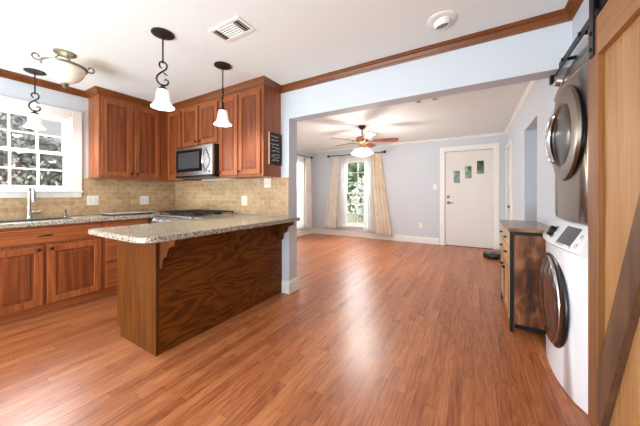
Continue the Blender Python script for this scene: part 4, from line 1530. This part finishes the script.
for c_ in range(2):
    y0 = cy0 + 0.031 + c_ * cyw
    y1 = y0 + cyw
    for z0, z1 in ((0.70, 0.825), (0.565, 0.69)):
        o_ = MB().box(cx0 - 0.004, cx0 + 0.011, y0 + 0.006, y1 - 0.006, z0, z1, 0.003).build('drawer', M['console_front'], cn)
        MB().tube([(cx0 - 0.004, (y0 + y1) / 2 - 0.04, (z0 + z1) / 2), (cx0 - 0.026, (y0 + y1) / 2, (z0 + z1) / 2 - 0.004), (cx0 - 0.004, (y0 + y1) / 2 + 0.04, (z0 + z1) / 2)], 0.006, 6).build('pull', M['black'], o_, True)
    o_ = MB().box(cx0 - 0.004, cx0 + 0.011, y0 + 0.006, y1 - 0.006, 0.09, 0.555, 0.003).build('door', M['console_front'], cn)
    fr = MB()
    fr.box(cx0 - 0.008, cx0 - 0.0042, y0 + 0.03, y1 - 0.03, 0.12, 0.135)
    fr.box(cx0 - 0.008, cx0 - 0.0042, y0 + 0.03, y1 - 0.03, 0.51, 0.525)
    fr.box(cx0 - 0.008, cx0 - 0.0042, y0 + 0.03, y0 + 0.045, 0.135, 0.51)
    fr.box(cx0 - 0.008, cx0 - 0.0042, y1 - 0.045, y1 - 0.03, 0.135, 0.51)
    fr.build('panel_frame', M['rustic'], o_)
    yk = y1 - 0.05 if c_ == 0 else y0 + 0.05
    MB().lathe([(0, 0), (0.008, 0), (0.014, 0.015), (0.012, 0.024), (0, 0.026)], (cx0 - 0.0045, yk - 0.028 * (1 if c_ == 0 else -1), 0.46), (-1, 0, 0), 12).build('knob', M['black'], o_, True)

rv = thing('robot_vacuum', 'low black rounded floor cleaner on the floor by the front door', 'robot vacuum', (0.31, 5.62, 0))
MB().lathe([(0, 0.012), (0.150, 0.012), (0.158, 0.03), (0.158, 0.075), (0.146, 0.09), (0, 0.094)], (0.31, 5.62, 0), seg=40).build('body', M['blackplastic'], rv, True)
MB().lathe([(0, 0.0945), (0.05, 0.0945), (0.045, 0.105), (0, 0.106)], (0.31, 5.62, 0), seg=24).build('turret', M['darksteel'], rv, True)
for s_ in (-1, 1):
    MB().cyl((0.30 + s_ * 0.11 - 0.03, 5.62, 0.0325), 0.032, 0.02, (1, 0, 0), 16).build('wheel', M['blackplastic'], rv)

# ------------------------------------------------------------------ outdoors
struct(MB().box(-40, 40, -30, 45, -0.6, -0.5).build('ground', M['ground']), 'lawn outside the windows')


def tree(label, x, y, h, r, m, seed, n=900, leaf=0.16, group='trees outside the windows'):
    t = thing('garden_tree', label, 'tree', (x, y, -0.5), group)
    rr = random.Random(seed)
    tb = MB()
    tb.tube([(x, y, -0.5), (x + 0.05, y, h * 0.35), (x - 0.05, y + 0.05, h * 0.7)], [0.13, 0.10, 0.04], 8)
    for k in range(5):
        a = rr.uniform(0, 2 * PI)
        tb.tube([(x + 0.02, y, h * 0.35), (x + r * 0.4 * math.cos(a), y + r * 0.4 * math.sin(a), h * 0.55), (x + r * 0.75 * math.cos(a), y + r * 0.75 * math.sin(a), h * rr.uniform(0.6, 0.85))], [0.06, 0.04, 0.015], 6)
    tb.build('trunk', M['bark'], t, True)
    f = MB()
    for k in range(n):
        while True:
            p = Vector((rr.uniform(-1, 1), rr.uniform(-1, 1), rr.uniform(-1, 1)))
            if 0.25 < p.length < 1:
                break
        c = Vector((x + p.x * r, y + p.y * r, h * 0.52 + p.z * h * 0.52))
        u = Vector((rr.uniform(-1, 1), rr.uniform(-1, 1), rr.uniform(-1, 1))).normalized()
        v = u.orthogonal().normalized()
        s = leaf * rr.uniform(0.6, 1.4)
        f._add([c - u * s, c + v * s * 0.5, c + u * s, c - v * s * 0.5], [(0, 1, 2, 3)])
    f.build('foliage', m, t)
    return t


tree('green leafy tree behind the far window', -4.1, 10.8, 3.2, 1.2, M['leaf_a'], 1)
tree('pale flowering shrub close behind the far window', -3.15, 8.5, 1.7, 0.55, M['leaf_c'], 2, 500, 0.09)
tree('green tree seen in the front door lights', 0.0, 9.4, 3.3, 2.2, M['leaf_a'], 3, 2200, 0.17)
tree('grey green bush outside the sink window', -6.6, 1.4, 2.1, 0.95, M['leaf_b'], 4, 8000, 0.05)
tree('tall grey green tree beyond the sink window', -9.0, 0.4, 4.2, 1.4, M['leaf_b'], 5, 4000, 0.09)
nh = thing('neighbour_house', 'grey roofed house beyond the sink window', 'house', (-13.0, 2.0, -0.5))
MB().box(-16, -11.5, -3.0, 8.0, -0.5, 2.2).build('wall', M['siding'], nh)
MB().prism([(-16.6, 2.201), (-10.9, 2.201), (-13.75, 4.2)], 'Y', -3.5, 8.5).build('roof', M['shingle'], nh)
MB().box(-11.499, -11.46, 0.4, 1.6, 0.6, 1.8).build('window', M['display'], nh)
fh = thing('street_house', 'white house across the street behind the far window', 'house', (-6.0, 22, -0.5))
MB().box(-11, 2, 20, 25, -0.5, 2.4).build('wall', M['white'], fh)
MB().prism([(19.4, 2.401), (25.6, 2.401), (22.5, 4.4)], 'X', -11.5, 2.5).build('roof', M['shingle'], fh)
